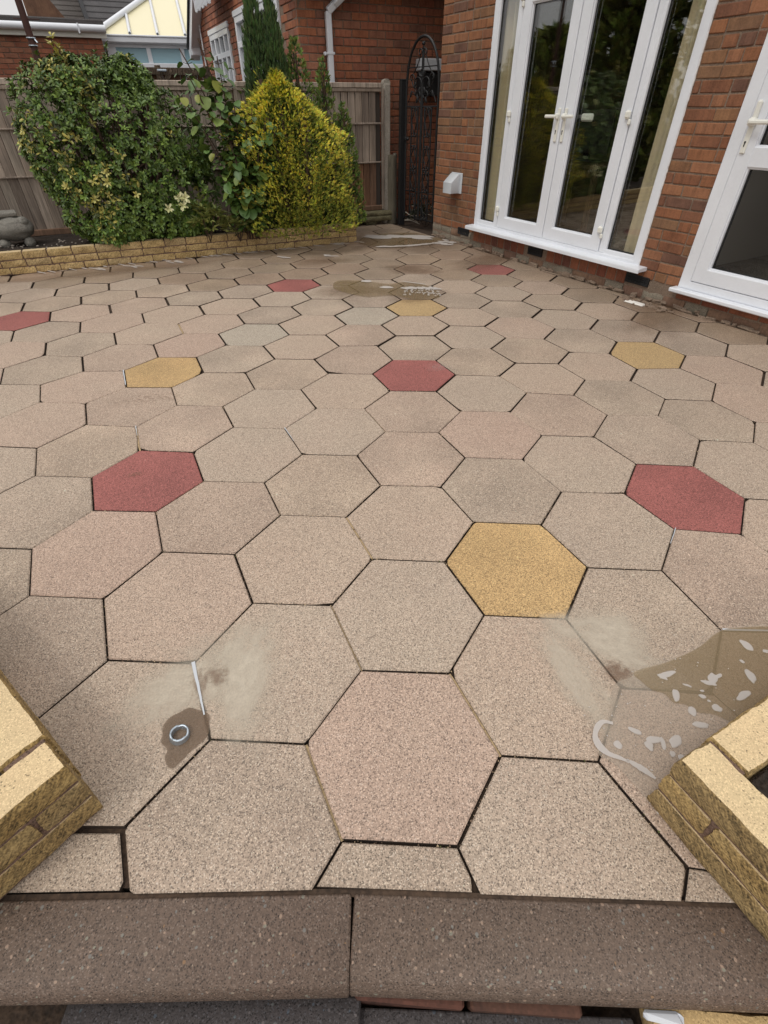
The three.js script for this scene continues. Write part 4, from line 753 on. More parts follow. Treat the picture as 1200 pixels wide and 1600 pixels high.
{
  const c = thing('conservatory', 'white conservatory with pale yellow glazed roof and blue glass', 'conservatory', [-6.34, 0, -12.44], turnOf(0.927, -0.375));
  const blue = phy(lin(0.36, 0.55, 0.62), { roughness: 0.5 }), yel = phy(lin(0.82, 0.75, 0.5), { roughness: 0.35, clearcoat: 0.4 });
  const W = 2.6;
  part(c, 'wall', at(boxUV(new THREE.BoxGeometry(W, 2.0, 0.1)), W / 2, 0.95, -0.06), M.upvc);
  part(c, 'sill', at(cbox(W, 0.07, 0.14, 0.008), W / 2, 1.99, 0.0), M.upvc);
  part(c, 'frame_head', at(cbox(W, 0.06, 0.08, 0.006), W / 2, 2.285, -0.03), M.upvc);
  for (const x of [0.12, 0.83, 1.48, 2.1]) part(c, 'frame_post', at(cbox(x < 0.2 ? 0.2 : 0.085, 0.26, 0.08, 0.006), x, 2.14, -0.03), M.upvc);
  for (const [a, b] of [[0.22, 0.79], [0.87, 1.44], [1.52, 2.06], [2.14, 2.6]]) part(c, 'pane', at(boxUV(new THREE.BoxGeometry(b - a, 0.23, 0.02)), (a + b) / 2, 2.145, -0.04), blue);
  part(c, 'gutter', merge([at(cbox(W + 0.1, 0.1, 0.12, 0.02), W / 2 - 0.05, 2.36, 0.06), at(cbox(W + 0.1, 0.03, 0.16, 0.008), W / 2 - 0.05, 2.42, 0.05)]), M.upvc);
  const sd = part(c, 'side_wall', null, null); part(sd, 'frame', merge([at(boxUV(new THREE.BoxGeometry(0.08, 2.0, 2)), 0.0, 0.95, -1.05), at(cbox(0.1, 0.07, 2, 0.006), 0, 1.99, -1.05), at(cbox(0.1, 0.1, 2.1, 0.01), -0.03, 2.34, -1.0)]), M.upvc);
  part(sd, 'pane', at(boxUV(new THREE.BoxGeometry(0.02, 0.3, 1.9)), 0, 2.14, -1.05), blue);
  // hipped roof: eaves at z = 0, hip running back at 45 degrees
  const E = (x, t) => V3(x, 2.44 + t * 0.62, -t), hipT = x => x;     // on the front slope the hip passes (x, t = x)
  const xs = [-0.06, 0.55, 1.07, 1.6, 2.13, 2.6];
  for (let i = 0; i < xs.length - 1; i++) {
    const a = xs[i], b = xs[i + 1], tm = 1.75, ta = Math.min(Math.max(a, 0), tm), tb = Math.min(b, tm);
    const P = [E(a, 0), E(b, 0), E(b, tb), E(a, Math.max(ta, 0.001))], dn = V3(0, -0.02, 0), T = [P[0], P[1], P[2], P[0], P[2], P[3]];
    const Q = P.map(p => p.clone().add(dn)); T.push(Q[0], Q[2], Q[1], Q[0], Q[3], Q[2]);
    part(c, 'roof_panel', boxUV(soup(T)), yel);
    if (i) part(c, 'glazing_bar', boxUV(bar(E(a, 0).add(V3(0, 0.02, 0.04)).toArray(), E(a, Math.min(hipT(a), tm)).add(V3(0, 0.02, 0)).toArray(), 0.03, 4)), M.upvc);
  }
  part(c, 'hip_bar', boxUV(bar([-0.06, 2.46, 0.05], E(1.75, 1.75).add(V3(0, 0.03, 0)).toArray(), 0.05, 6)), M.upvc);
  part(c, 'ridge_bar', boxUV(bar(E(1.75, 1.75).add(V3(0, 0.03, 0)).toArray(), E(2.7, 1.75).add(V3(0, 0.03, 0)).toArray(), 0.05, 6)), M.upvc);
  const sT = [V3(-0.06, 2.44, 0), E(1.75, 1.75), V3(-0.06, 2.44, -3.5)]; part(c, 'roof_panel', boxUV(soup([sT[0], sT[1], sT[2]])), yel);
}
{
  const g = thing('plank_gate', 'brown braced plank gate below the conservatory, behind the fence', 'gate', [-5.5, 0, -10.62], turnOf(0.906, -0.423)), wd = std(lin(0.62, 0.3, 0.15), { ...T_wood, roughness: 0.85 }), wd2 = std(lin(0.6, 0.43, 0.29), { ...T_wood, roughness: 0.85 });
  for (let i = 0; i < 17; i++) part(g, 'plank', at(cbox(0.096, 1.72, 0.02, 0.003, 0.004), 0.05 + i * 0.1, 0.96, 0), wd);
  part(g, 'rail', at(cbox(1.72, 0.1, 0.05, 0.006), 0.85, 1.82, 0.03), wd2); part(g, 'rail', at(cbox(1.72, 0.1, 0.05, 0.006), 0.85, 1.1, 0.03), wd2);
  for (const [x, f] of [[0.68, -1], [1.42, -1]]) part(g, 'brace', at(cbox(0.075, 1.0, 0.04, 0.005), x, 1.42, 0.03, 0, 0, f * 0.75), wd2);
  for (const x of [0.84, 0.02, 1.68]) part(g, 'post', at(cbox(0.1, 1.9, 0.06, 0.006), x, 0.95, 0.02), wd2);
  part(g, 'bolt', at(cbox(0.16, 0.03, 0.03, 0.006), 0.9, 1.83, 0.075), M.galv);
}
function tileRoof(parent, x0, x1, y0, z0, pitch, len, course, mat, cut) {   // courses of overlapping tiles, each course stepped
  const n = Math.round(len / course), c = Math.cos(pitch), s = Math.sin(pitch), L = [];
  for (let i = 0; i < n; i++) { const [a, b] = cut ? cut(i / n, x0, x1) : [x0, x1]; if (b - a < 0.05) continue; L.push(at(boxUV(chamferBox(b - a, 0.05, course * 1.15, 0.012)), (a + b) / 2, y0 + (i + 0.5) * course * s, z0 - (i + 0.5) * course * c, 0, pitch - 0.07)); }
  return part(parent, 'roof_tiles', merge(L), mat);
}
{
  const tA = std(lin(0.15, 0.128, 0.115), { ...T_conc, bumpScale: 0.01, roughness: 0.9 });
  const brown = std(lin(0.25, 0.13, 0.08), { ...T_brick, bumpScale: 0.002, roughness: 0.9 });
  const a = thing('far_house', 'brown gabled house beyond the garage roof, near the white gap of sky', 'house', [-10.17, 0, -16.62], turnOf(0.87, -0.49));
  const sh = new THREE.Shape([[0.02, 0], [1.6, 0], [1.6, 2.2], [0.62, 3.5], [0.02, 4.3]].map(p => new THREE.Vector2(...p)));
  const g = new THREE.ExtrudeGeometry(sh, { depth: 1.2, bevelEnabled: false }); g.translate(0, 0, -1.2); part(a, 'wall', boxUV(g), brown);
  tileRoof(a, 0.3, 5, 2.6, -0.25, 0.5, 4.2, 0.26, tA);
  part(a, 'rear_wall', at(boxUV(new THREE.BoxGeometry(4.4, 2.7, 0.3)), 2.8, 1.35, -0.5), brown);
  const b = thing('far_house', 'house with wide dark ridged roof behind the conservatory', 'house', [-9.3, 0, -16.5], turnOf(0.87, -0.49));
  tileRoof(b, 0.75, 7, 2.5, 0.3, 0.5, 4.4, 0.3, std(lin(0.12, 0.112, 0.115), { ...T_conc, bumpScale: 0.01, roughness: 0.85 }));
  part(b, 'verge', at(boxUV(new THREE.BoxGeometry(0.1, 0.12, 4.4)), 0.72, 2.5 + 2.2 * Math.sin(0.5), 0.3 - 2.2 * Math.cos(0.5), 0, 0.5), T_slateDark);
  part(b, 'wall', at(boxUV(new THREE.BoxGeometry(6, 2.6, 0.3)), 3.8, 1.3, -0.2), brown);
  const c = thing('far_house', 'house with grey tiled roof at the far upper left corner', 'house', [-13.3, 0, -17.4], turnOf(0.87, -0.49));
  tileRoof(c, -4, 2.6, 2.4, 0, 0.5, 4.4, 0.28, tA, (t, p, q) => [p, q - t * 3.1]);
  part(c, 'wall', at(boxUV(new THREE.BoxGeometry(6, 2.5, 0.3)), -0.9, 1.25, -0.4), brown);
}
{
  const p = thing('rusty_pole', 'tall thin rust brown pole rising behind the big bush', 'pole', [-4.2, 0, -6.44]);
  part(p, 'pole', bar([0, 0, 0], [0, 3.4, 0], 0.034, 12), M.rust);
  part(p, 'clamp', merge([at(new THREE.TorusGeometry(0.04, 0.006, 6, 14), 0, 1.88, 0, 0, Math.PI / 2), bar([0.03, 1.88, 0], [0.07, 1.84, 0.02], 0.008), at(new THREE.TorusGeometry(0.04, 0.006, 6, 14), 0, 1.82, 0, 0, Math.PI / 2)]), M.galv);
  part(p, 'cross_wire', bar([-0.12, 2.03, 0], [0.16, 2.02, 0], 0.005), M.rust);
}
// ------------------------------------------------------------------ plants
function leafSoup() { return { p: [], c: [] }; }
function addLeaf(o, pos, dir, up, len, wid, col, fold = 0.25, droop = 0.15) {   // one folded leaf: two faces about the midrib, tip bent down
  const d = dir.clone().normalize(), s = d.clone().cross(up).normalize(), n = s.clone().cross(d).normalize();
  const P = (a, b, c) => [pos.x + d.x * a + s.x * b + n.x * c, pos.y + d.y * a + s.y * b + n.y * c, pos.z + d.z * a + s.z * b + n.z * c];
  const B = P(0, 0, 0), Tp = P(len, 0, -len * droop);
  if (o.round) {
    const M1 = P(len * 0.55, 0, -len * droop * 0.3), l1 = P(len * 0.4, wid * 0.42, wid * fold * 0.8), l2 = P(len * 0.8, wid * 0.42, wid * fold * 0.6 - len * droop * 0.6), r1 = P(len * 0.4, -wid * 0.42, wid * fold * 0.8), r2 = P(len * 0.8, -wid * 0.42, wid * fold * 0.6 - len * droop * 0.6);
    o.p.push(...B, ...M1, ...l1, ...M1, ...l2, ...l1, ...M1, ...Tp, ...l2, ...B, ...r1, ...M1, ...M1, ...r1, ...r2, ...M1, ...r2, ...Tp);
    for (let i = 0; i < 18; i++) o.c.push(col[0], col[1], col[2]);
    return;
  }
  const Lf = P(len * 0.48, wid / 2, wid * fold), Rt = P(len * 0.48, -wid / 2, wid * fold);
  o.p.push(...B, ...Rt, ...Tp, ...B, ...Tp, ...Lf);
  for (let i = 0; i < 6; i++) o.c.push(col[0], col[1], col[2]);
}
function soupMesh(parent, name, o, mat) {
  const g = new THREE.BufferGeometry(); g.setAttribute('position', new THREE.Float32BufferAttribute(o.p, 3)); g.setAttribute('color', new THREE.Float32BufferAttribute(o.c, 3)); g.computeVertexNormals();
  return part(parent, name, g, mat);
}
const leafMat = new THREE.MeshPhysicalMaterial({ color: 0xffffff, vertexColors: true, roughness: 0.48, side: THREE.DoubleSide });
const needleMat = new THREE.MeshStandardMaterial({ color: 0xffffff, vertexColors: true, roughness: 0.75, side: THREE.DoubleSide });
const bark = std(lin(0.16, 0.1, 0.065), { ...T_wood, bumpScale: 0.004, roughness: 0.95 });
const mixc = (a, b, t) => a.map((v, i) => lerp(v, b[i], t));
const rdir = q => { const z = q() * 2 - 1, a = q() * 6.283, r = Math.sqrt(1 - z * z); return V3(r * Math.cos(a), z, r * Math.sin(a)); };
const inBlobs = (p, bl, k = 1) => bl.some(b => ((p.x - b[0]) / b[3]) ** 2 + ((p.y - b[1]) / b[4]) ** 2 + ((p.z - b[2]) / b[5]) ** 2 < k * k);
function stems(parent, list, name = 'stem', m = bark) { part(parent, name, boxUV(merge(list)), m); }

{ // big broad evergreen with yellow variegated shoots
  const b = thing('variegated_bush', 'big round dark green bush with yellow variegated shoots on its left side', 'bush', [-3.04, 0.17, -5.46], turnOf(0.887, -0.4617));
  const q = rng(501), o = leafSoup(); o.round = true;
  const bl = [[-0.42, 1.02, -0.05, 0.46, 0.42, 0.36], [0.0, 1.08, -0.05, 0.5, 0.4, 0.38], [0.36, 0.88, 0, 0.46, 0.42, 0.36], [-0.4, 0.66, 0.05, 0.44, 0.42, 0.36], [0.02, 0.5, 0.12, 0.52, 0.46, 0.36], [0.42, 0.45, 0.1, 0.44, 0.4, 0.36], [0.05, 0.8, 0.14, 0.55, 0.45, 0.34], [-0.6, 0.84, 0.05, 0.27, 0.36, 0.28], [0.2, 0.24, 0.18, 0.34, 0.26, 0.28], [-0.12, 0.26, 0.16, 0.34, 0.26, 0.28], [-0.28, 1.3, -0.05, 0.26, 0.2, 0.24], [0.2, 1.32, -0.1, 0.22, 0.18, 0.22], [0.62, 0.7, 0, 0.22, 0.24, 0.25], [-0.44, 0.36, 0.12, 0.3, 0.32, 0.28], [-0.3, 0.14, 0.18, 0.26, 0.18, 0.24], [0.45, 0.2, 0.15, 0.3, 0.2, 0.26]];
  const yel = [[-0.5, 0.85, 0.35, 0.17], [-0.74, 0.95, 0.2, 0.16], [-0.3, 0.42, 0.4, 0.15], [-0.42, 0.34, 0.36, 0.1], [-0.1, 0.72, 0.48, 0.13], [-0.35, 1.38, 0.0, 0.16], [-0.3, 0.62, 0.42, 0.12], [0.02, 0.55, 0.5, 0.1], [-0.2, 1.28, 0.15, 0.1], [-0.55, 0.6, 0.36, 0.13], [-0.08, 0.95, 0.45, 0.08]];
  const cluster = (P, D, sz, kind) => {
    const n = 5 + Math.floor(q() * 4), ax = Math.abs(D.y) < 0.9 ? V3(0, 1, 0) : V3(1, 0, 0), e1 = D.clone().cross(ax).normalize(), e2 = D.clone().cross(e1).normalize();
    const tone = 0.55 + 0.75 * q();
    for (let i = 0; i < n; i++) {
      const a = i / n * 6.283 + q() * 0.9, sp = 0.5 + 0.8 * q(), L = sz * (0.75 + 0.5 * q());
      const d = D.clone().multiplyScalar(1).addScaledVector(e1, Math.cos(a) * sp * 1.5).addScaledVector(e2, Math.sin(a) * sp * 1.5);
      let c;
      if (kind === 2) c = mixc([0.42, 0.36, 0.06], [0.55, 0.52, 0.2], q());
      else if (kind === 3) c = mixc([0.5, 0.5, 0.22], [0.62, 0.6, 0.36], q());
      else if (kind === 1) c = q() < 0.4 ? mixc([0.26, 0.25, 0.05], [0.4, 0.34, 0.07], q()) : [0.075 * tone, 0.1 * tone, 0.022];
      else c = mixc([0.04, 0.09, 0.012], [0.17, 0.25, 0.04], q()).map(v => v * tone);
      const pp = P.clone().addScaledVector(D, -0.015 + 0.03 * q());
      addLeaf(o, pp, d, D.clone().add(V3(0, 0.4, 0)), L, L * (0.36 + 0.14 * q()), c, 0.18, 0.12 + 0.2 * q());
    }
  };
  for (let i = 0; i < 9800; i++) {
    const k = bl[Math.floor(q() * bl.length)], d = rdir(q), depth = q() < 0.72 ? 0.94 + 0.1 * q() : 0.62 + 0.3 * q();
    const P = V3(k[0] + d.x * k[3] * depth, k[1] + d.y * k[4] * depth, k[2] + d.z * k[5] * depth);
    if (P.y < 0.02) continue;
    if (inBlobs(P, bl, 0.8) && q() < 0.75) continue;
    if (noise(P.x * 4 + 8, P.y * 4, P.z * 4) < -0.28 && q() < 0.7) continue;   // hollows
    const D = d.clone().add(V3((q() - 0.5) * 0.9, 0.35 + (q() - 0.5) * 0.7, 0.25 + (q() - 0.5) * 0.7)).normalize();
    let kind = 0; for (const y of yel) { const dd = Math.hypot(P.x - y[0], P.y - y[1], P.z - y[2]); if (dd < y[3] && q() < 0.5) kind = q() < 0.4 ? 2 : 1; }
    if (!kind && q() < 0.03 + 0.1 * sstep(0.1, -0.6, P.x)) kind = 1;
    if (Math.hypot(P.x - 0.42, P.y - 0.4, P.z - 0.45) < 0.08 && q() < 0.4) kind = 3;
    cluster(P, D, kind === 3 ? 0.055 : 0.036 + 0.018 * q(), kind);
  }
  for (let i = 0; i < 4; i++) cluster(V3(0.36 + (q() - 0.5) * 0.2, 0.38 + (q() - 0.5) * 0.12, 0.5 + 0.03 * q()), V3((q() - 0.5) * 0.5, 0.3, 1).normalize(), 0.055, 3);
  const st = [];
  for (const [x, z, h, yl] of [[-0.34, 0, 1.62, 2], [-0.3, 0.05, 1.55, 2], [-0.62, 0, 1.42, 0], [0.1, -0.05, 1.56, 0], [0.3, -0.05, 1.5, 0], [-0.78, 0.05, 1.3, 0], [0.0, 0, 1.52, 0], [-0.48, 0, 1.5, 0]]) {
    st.push(tube([[x * 0.8, 0.9, z], [x * 0.95, h - 0.25, z], [x, h, z]], 0.006, 8, 5));
    for (let k = 0; k < 7; k++) cluster(V3(x + (q() - 0.5) * 0.04, h - k * 0.05, z + (q() - 0.5) * 0.04), V3((q() - 0.5) * 0.6, 0.9, (q() - 0.5) * 0.6).normalize(), 0.05, yl && k < 5 ? 2 : 0);
  }
  soupMesh(b, 'crown', o, leafMat);
  for (let i = 0; i < 26; i++) { const a = q() * 6.28, r = 0.15 + 0.5 * q(); st.push(tube([[(q() - 0.5) * 0.3, -0.02, (q() - 0.5) * 0.2], [Math.cos(a) * r * 0.5, 0.35 + 0.3 * q(), Math.sin(a) * r * 0.3], [Math.cos(a) * r, 0.6 + 0.65 * q(), Math.sin(a) * r * 0.5]], 0.008 + 0.008 * q(), 10, 5)); }
  stems(b, st, 'branches');
}
function conifer(name, label, pos, o) {                    // upright conifer from fan shaped sprays over a profile of revolution
  const t = thing(name, label, o.cat ?? 'conifer', pos, o.turn ?? 0, o.group), q = rng(o.seed), L = leafSoup();
  for (const ax of o.axes) {                                // axis: base x,z, top x,z, height, radius profile
    const n = Math.round(o.n * (ax.share ?? 1));
    for (let i = 0; i < n; i++) {
      const u = 1 - Math.pow(q(), ax.bias ?? 0.75), y = u * ax.h, rad = ax.r(u) * (1 + 0.16 * noise(u * 9 + o.seed, i % 3, 1)), a = q() * 6.283;
      const lump = 1 + o.lump * noise(Math.cos(a) * 2.2 + o.seed, y * (o.lf ?? 4), Math.sin(a) * 2.2), dep = q() < 0.7 ? 0.9 + 0.14 * q() : 0.5 + 0.4 * q(), r = rad * lump * dep;
      const cx = lerp(ax.x0, ax.x1, u), cz = lerp(ax.z0, ax.z1, u);
      const P = V3(cx + Math.cos(a) * r, y, cz + Math.sin(a) * r), out = V3(Math.cos(a), 0, Math.sin(a));
      const D = out.clone().multiplyScalar(o.out).add(V3((q() - 0.5) * o.rand, o.up + (q() - 0.5) * o.rand, (q() - 0.5) * o.rand)).normalize();
      const side = D.clone().cross(rdir(q)).normalize(), m = o.blades, sz = o.size * (0.7 + 0.6 * q());
      const lit = dep > 0.88 ? 1 : 0, g = clamp(0.5 + 0.9 * noise(P.x * 6 + 3, P.y * 6, P.z * 6) + (q() - 0.5) * 0.6);  // outer sprays take the tip colour, inner ones the deeper green
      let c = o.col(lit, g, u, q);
      for (let k = 0; k < m; k++) {
        const f = (k / (m - 1) - 0.5) * 2, dd = D.clone().addScaledVector(side, f * o.fan).normalize(), back = Math.abs(f) * 0.5;
        addLeaf(L, P.clone().addScaledVector(D, -sz * back * 0.4 + sz * 0.2 * q()), dd, rdir(q), sz * (1 - 0.35 * Math.abs(f)), sz * o.wid, c.map(v => v * (0.8 + 0.4 * q())), 0.1, 0.05);
      }
    }
  }
  soupMesh(t, 'crown', L, needleMat);
  for (const ax of o.axes) stems(t, [tube([[ax.x0, -0.05, ax.z0], [lerp(ax.x0, ax.x1, 0.5), ax.h * 0.5, lerp(ax.z0, ax.z1, 0.5)], [ax.x1, ax.h * 0.93, ax.z1]], ax.tr ?? 0.02, 12, 6)], 'trunk');
  return t;
}
const prof = pts => u => { for (let i = 1; i < pts.length; i++) if (u <= pts[i][0]) { const t = (u - pts[i - 1][0]) / (pts[i][0] - pts[i - 1][0]); return lerp(pts[i - 1][1], pts[i][1], t); } return pts[pts.length - 1][1]; };
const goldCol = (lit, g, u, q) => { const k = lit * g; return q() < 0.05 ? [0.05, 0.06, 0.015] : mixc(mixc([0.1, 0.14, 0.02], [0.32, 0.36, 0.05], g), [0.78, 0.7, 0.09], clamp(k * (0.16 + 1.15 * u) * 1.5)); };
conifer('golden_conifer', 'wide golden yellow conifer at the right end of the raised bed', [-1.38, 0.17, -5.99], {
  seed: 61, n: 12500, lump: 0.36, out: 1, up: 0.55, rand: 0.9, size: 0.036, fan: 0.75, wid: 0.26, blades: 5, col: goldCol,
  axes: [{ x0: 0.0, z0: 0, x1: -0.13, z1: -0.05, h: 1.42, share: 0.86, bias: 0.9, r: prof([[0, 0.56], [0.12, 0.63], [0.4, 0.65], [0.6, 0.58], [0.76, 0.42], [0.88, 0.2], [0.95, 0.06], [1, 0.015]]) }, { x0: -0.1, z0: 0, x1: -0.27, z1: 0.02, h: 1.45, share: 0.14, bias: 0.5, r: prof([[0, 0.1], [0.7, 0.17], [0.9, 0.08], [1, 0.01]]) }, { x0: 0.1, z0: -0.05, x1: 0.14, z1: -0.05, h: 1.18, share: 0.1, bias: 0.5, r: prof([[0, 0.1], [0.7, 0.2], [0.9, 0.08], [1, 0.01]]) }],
});
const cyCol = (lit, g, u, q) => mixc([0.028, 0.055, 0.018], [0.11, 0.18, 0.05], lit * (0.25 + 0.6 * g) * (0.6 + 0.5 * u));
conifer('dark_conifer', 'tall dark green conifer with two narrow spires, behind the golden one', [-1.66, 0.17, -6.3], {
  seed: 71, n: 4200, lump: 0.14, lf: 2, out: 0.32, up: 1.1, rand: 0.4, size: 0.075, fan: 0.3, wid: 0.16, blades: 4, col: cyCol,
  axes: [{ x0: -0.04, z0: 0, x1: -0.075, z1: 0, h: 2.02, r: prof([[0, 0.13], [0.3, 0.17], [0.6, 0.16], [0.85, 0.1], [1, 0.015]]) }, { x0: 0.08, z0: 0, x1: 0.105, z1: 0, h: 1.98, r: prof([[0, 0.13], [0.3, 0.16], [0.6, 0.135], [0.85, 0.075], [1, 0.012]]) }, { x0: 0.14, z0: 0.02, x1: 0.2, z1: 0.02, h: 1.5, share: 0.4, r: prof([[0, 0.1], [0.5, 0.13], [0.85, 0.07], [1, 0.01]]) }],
});
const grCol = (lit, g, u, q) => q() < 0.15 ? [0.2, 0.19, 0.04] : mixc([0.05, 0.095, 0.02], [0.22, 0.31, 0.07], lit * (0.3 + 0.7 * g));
const spireO = { lump: 0.25, out: 0.7, up: 0.8, rand: 0.7, size: 0.045, fan: 0.7, wid: 0.34, blades: 4, col: grCol, group: undefined };
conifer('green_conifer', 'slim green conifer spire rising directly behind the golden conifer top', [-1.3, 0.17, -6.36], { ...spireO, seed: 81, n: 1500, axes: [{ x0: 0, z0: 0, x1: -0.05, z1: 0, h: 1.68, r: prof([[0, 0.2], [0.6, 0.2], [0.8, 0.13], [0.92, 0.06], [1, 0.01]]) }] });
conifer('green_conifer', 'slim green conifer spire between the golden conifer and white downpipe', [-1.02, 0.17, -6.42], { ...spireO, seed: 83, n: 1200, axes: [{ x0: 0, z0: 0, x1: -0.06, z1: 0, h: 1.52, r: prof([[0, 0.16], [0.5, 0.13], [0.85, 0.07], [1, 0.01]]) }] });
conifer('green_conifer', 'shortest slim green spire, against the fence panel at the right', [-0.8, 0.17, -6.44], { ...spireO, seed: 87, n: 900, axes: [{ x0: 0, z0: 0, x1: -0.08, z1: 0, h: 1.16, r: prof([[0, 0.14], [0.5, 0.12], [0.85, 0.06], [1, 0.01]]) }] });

{ // tall loose shrub with big round leaves
  const t = thing('broadleaf_shrub', 'loose tall shrub with large round green leaves between bush and golden conifer', 'shrub', [-2.0, 0.17, -5.66], turnOf(0.887, -0.4617)), q = rng(601);
  const mk = (w, c, k) => {                                // one cupped round leaf with a pointed tip
    const n = 10, T = [], rim = []; for (let i = 0; i < n; i++) { const a = i / n * 6.283, r = 0.5 * (1 + 0.22 * Math.pow(Math.max(0, Math.cos(a)), 6)) * (1 - 0.18 * Math.pow(Math.max(0, -Math.cos(a)), 8)); rim.push(V3(0.5 + Math.cos(a) * r, 0.1 * Math.pow(Math.abs(Math.sin(a)), 1.5) - 0.1 * Math.max(0, Math.cos(a)) ** 2 + 0.02 * Math.sin(a * 5 + k), Math.sin(a) * r * w)); }
    const m = V3(0.5, -0.01, 0); for (let i = 0; i < n; i++) T.push(m, rim[(i + 1) % n], rim[i]);
    const g = toCreasedNormals(mergeVertices(soup(T)), 1.2); return g;
  };
  const geos = [mk(0.95, 0, 0), mk(0.85, 0, 2), mk(1.0, 0, 4)];
  const mats = [[0.08, 0.16, 0.03], [0.12, 0.2, 0.04], [0.06, 0.12, 0.025], [0.18, 0.25, 0.05], [0.26, 0.28, 0.05]].map(c => phy(lin(...c), { roughness: 0.5, transmission: 0.1, thickness: 0, side: THREE.DoubleSide }));
  const st = [], spots = [];
  const sts = [[-0.3, 0, 1.55, 9], [-0.12, 0.05, 1.62, 10], [0.02, 0.08, 1.5, 10], [0.12, 0.1, 1.3, 10], [0.28, 0.1, 1.12, 10], [-0.42, 0.08, 1.25, 9], [0.18, 0.18, 1.02, 9], [-0.02, 0.22, 0.85, 10], [-0.25, 0.2, 0.95, 9], [0.3, 0.24, 0.7, 8], [0.12, 0.3, 0.5, 8], [-0.18, 0.26, 0.6, 8], [0.42, 0.15, 1.05, 9], [0.5, 0.22, 0.98, 8], [0.0, 0.3, 0.72, 9], [0.28, 0.3, 0.9, 8], [-0.3, 0.12, 1.4, 9], [-0.08, 0.14, 1.2, 9], [0.38, 0.26, 1.05, 9]];
  for (const [x, z, h, n] of sts) {
    const bx = 0.1 + (q() - 0.5) * 0.12, bz = 0.12 + (q() - 0.5) * 0.08, cv = new THREE.QuadraticBezierCurve3(V3(bx, -0.03, bz), V3(lerp(bx, x, 0.3), h * 0.6, lerp(bz, z, 0.5)), V3(x, h, z));
    st.push(new THREE.TubeGeometry(cv, 14, 0.0055, 5));
    for (let i = 0; i < n; i++) { const u = 0.18 + 0.82 * (i + q() * 0.5) / n; if (u > 1) continue; const p = cv.getPoint(u), a = i * 2.4 + q(); spots.push([p, a, u, h]); }
  }
  const tw = [];
  for (const [p, a, u, h] of spots) for (const f of [0, Math.PI]) {
    if (q() < 0.12) continue;
    const al = a + f + (q() - 0.5) * 0.5, s = (0.07 + 0.055 * q()) * (u > 0.9 ? 0.75 : 1), e = p.clone().add(V3(Math.cos(al) * 0.045, 0.012, Math.sin(al) * 0.045));
    tw.push(bar(p.toArray(), e.toArray(), 0.0022, 4));
    const m = part(t, 'leaf', geos[Math.floor(q() * 3)], mats[q() < 0.1 ? 4 : q() < 0.25 ? 3 : Math.floor(q() * 3)], e.toArray());
    m.scale.setScalar(s); m.rotation.order = 'YXZ'; m.rotation.set((q() - 0.5) * 0.9 + 0.15, -al, -0.35 - q() * 0.7);
  }
  const fill = leafSoup(); fill.round = true;
  for (const [p, a, u] of spots) for (let k = 0; k < 7; k++) { const al = q() * 6.283, r = 0.03 + 0.1 * q(), P = p.clone().add(V3(Math.cos(al) * r, (q() - 0.6) * 0.12, Math.sin(al) * r - 0.05)), tn = 0.5 + 0.7 * q(); if (u > 0.75 && q() < 0.6) continue; addLeaf(fill, P, V3(Math.cos(al), -0.25 + 0.5 * q(), Math.sin(al)), V3(0, 1, 0), 0.05 + 0.045 * q(), 0.05 + 0.03 * q(), [0.07 * tn, 0.13 * tn, 0.025 * tn], 0.1, 0.3); }
  soupMesh(t, 'small_leaves', fill, leafMat).userData.kind = 'stuff';
  stems(t, st.concat(tw));
}
{ // low yellow green plant at its foot
  const mkp = (label, pos, seed, n, R0, h, cols, sz) => {
    const t = thing('variegated_shrub', label, 'shrub', pos, 0), q = rng(seed), o = leafSoup();
    for (let i = 0; i < n; i++) { const d = rdir(q); d.y = Math.abs(d.y) * 0.9; const P = V3(d.x * R0, 0.05 + h * (0.25 + 0.75 * q()) * (0.4 + 0.6 * d.y), d.z * R0 * 0.8), tone = 0.6 + 0.6 * q(); for (let k = 0; k < 6; k++) { const a = k * 1.05 + q(); addLeaf(o, P, V3(Math.cos(a), 0.25 + 0.4 * q(), Math.sin(a)).add(d), V3(0, 1, 0), sz * (0.7 + 0.6 * q()), sz * 0.34, mixc(cols[0], cols[1], q()).map(v => v * tone), 0.2, 0.25); } }
    soupMesh(t, 'crown', o, leafMat);
    stems(t, [0, 1, 2, 3].map(k => tube([[0, -0.03, 0], [Math.cos(k * 1.6) * R0 * 0.4, h * 0.4, Math.sin(k * 1.6) * R0 * 0.4], [Math.cos(k * 1.6) * R0 * 0.7, h * 0.8, Math.sin(k * 1.6) * R0 * 0.7]], 0.006, 8, 5)));
  };
  mkp('small yellow green plant with narrow leaves at the foot of the round-leaved shrub', [-2.3, 0.17, -5.42], 701, 60, 0.17, 0.36, [[0.14, 0.18, 0.04], [0.34, 0.36, 0.1]], 0.085);
  mkp('low olive plant with pointed leaves beside the shrub stems, over the bed edge', [-1.98, 0.17, -5.48], 703, 34, 0.15, 0.2, [[0.1, 0.13, 0.03], [0.22, 0.22, 0.06]], 0.075);
  mkp('small dark ragged plant growing at the base of the iron gate', [0.12, 0, -7.42], 705, 70, 0.3, 0.24, [[0.02, 0.026, 0.012], [0.07, 0.075, 0.035]], 0.06);
}
{ // bare pale twigs at the gate foot
  const t = thing('dry_twigs', 'pale dry twigs lying at the foot of the iron gate', 'twigs', [0.05, 0, -7.3]), q = rng(811), L = [];
  for (let i = 0; i < 16; i++) { const x = (q() - 0.5) * 0.5, y = 0.05 + q() * 0.2; L.push(tube([[x, y, (q() - 0.5) * 0.2], [x + 0.08, y - 0.02 + q() * 0.02, (q() - 0.5) * 0.2], [x + 0.14 + q() * 0.08, y - 0.05, (q() - 0.5) * 0.2]], 0.0035, 6, 4)); }
  part(t, 'twigs', boxUV(merge(L)), std(lin(0.55, 0.5, 0.42)));
}
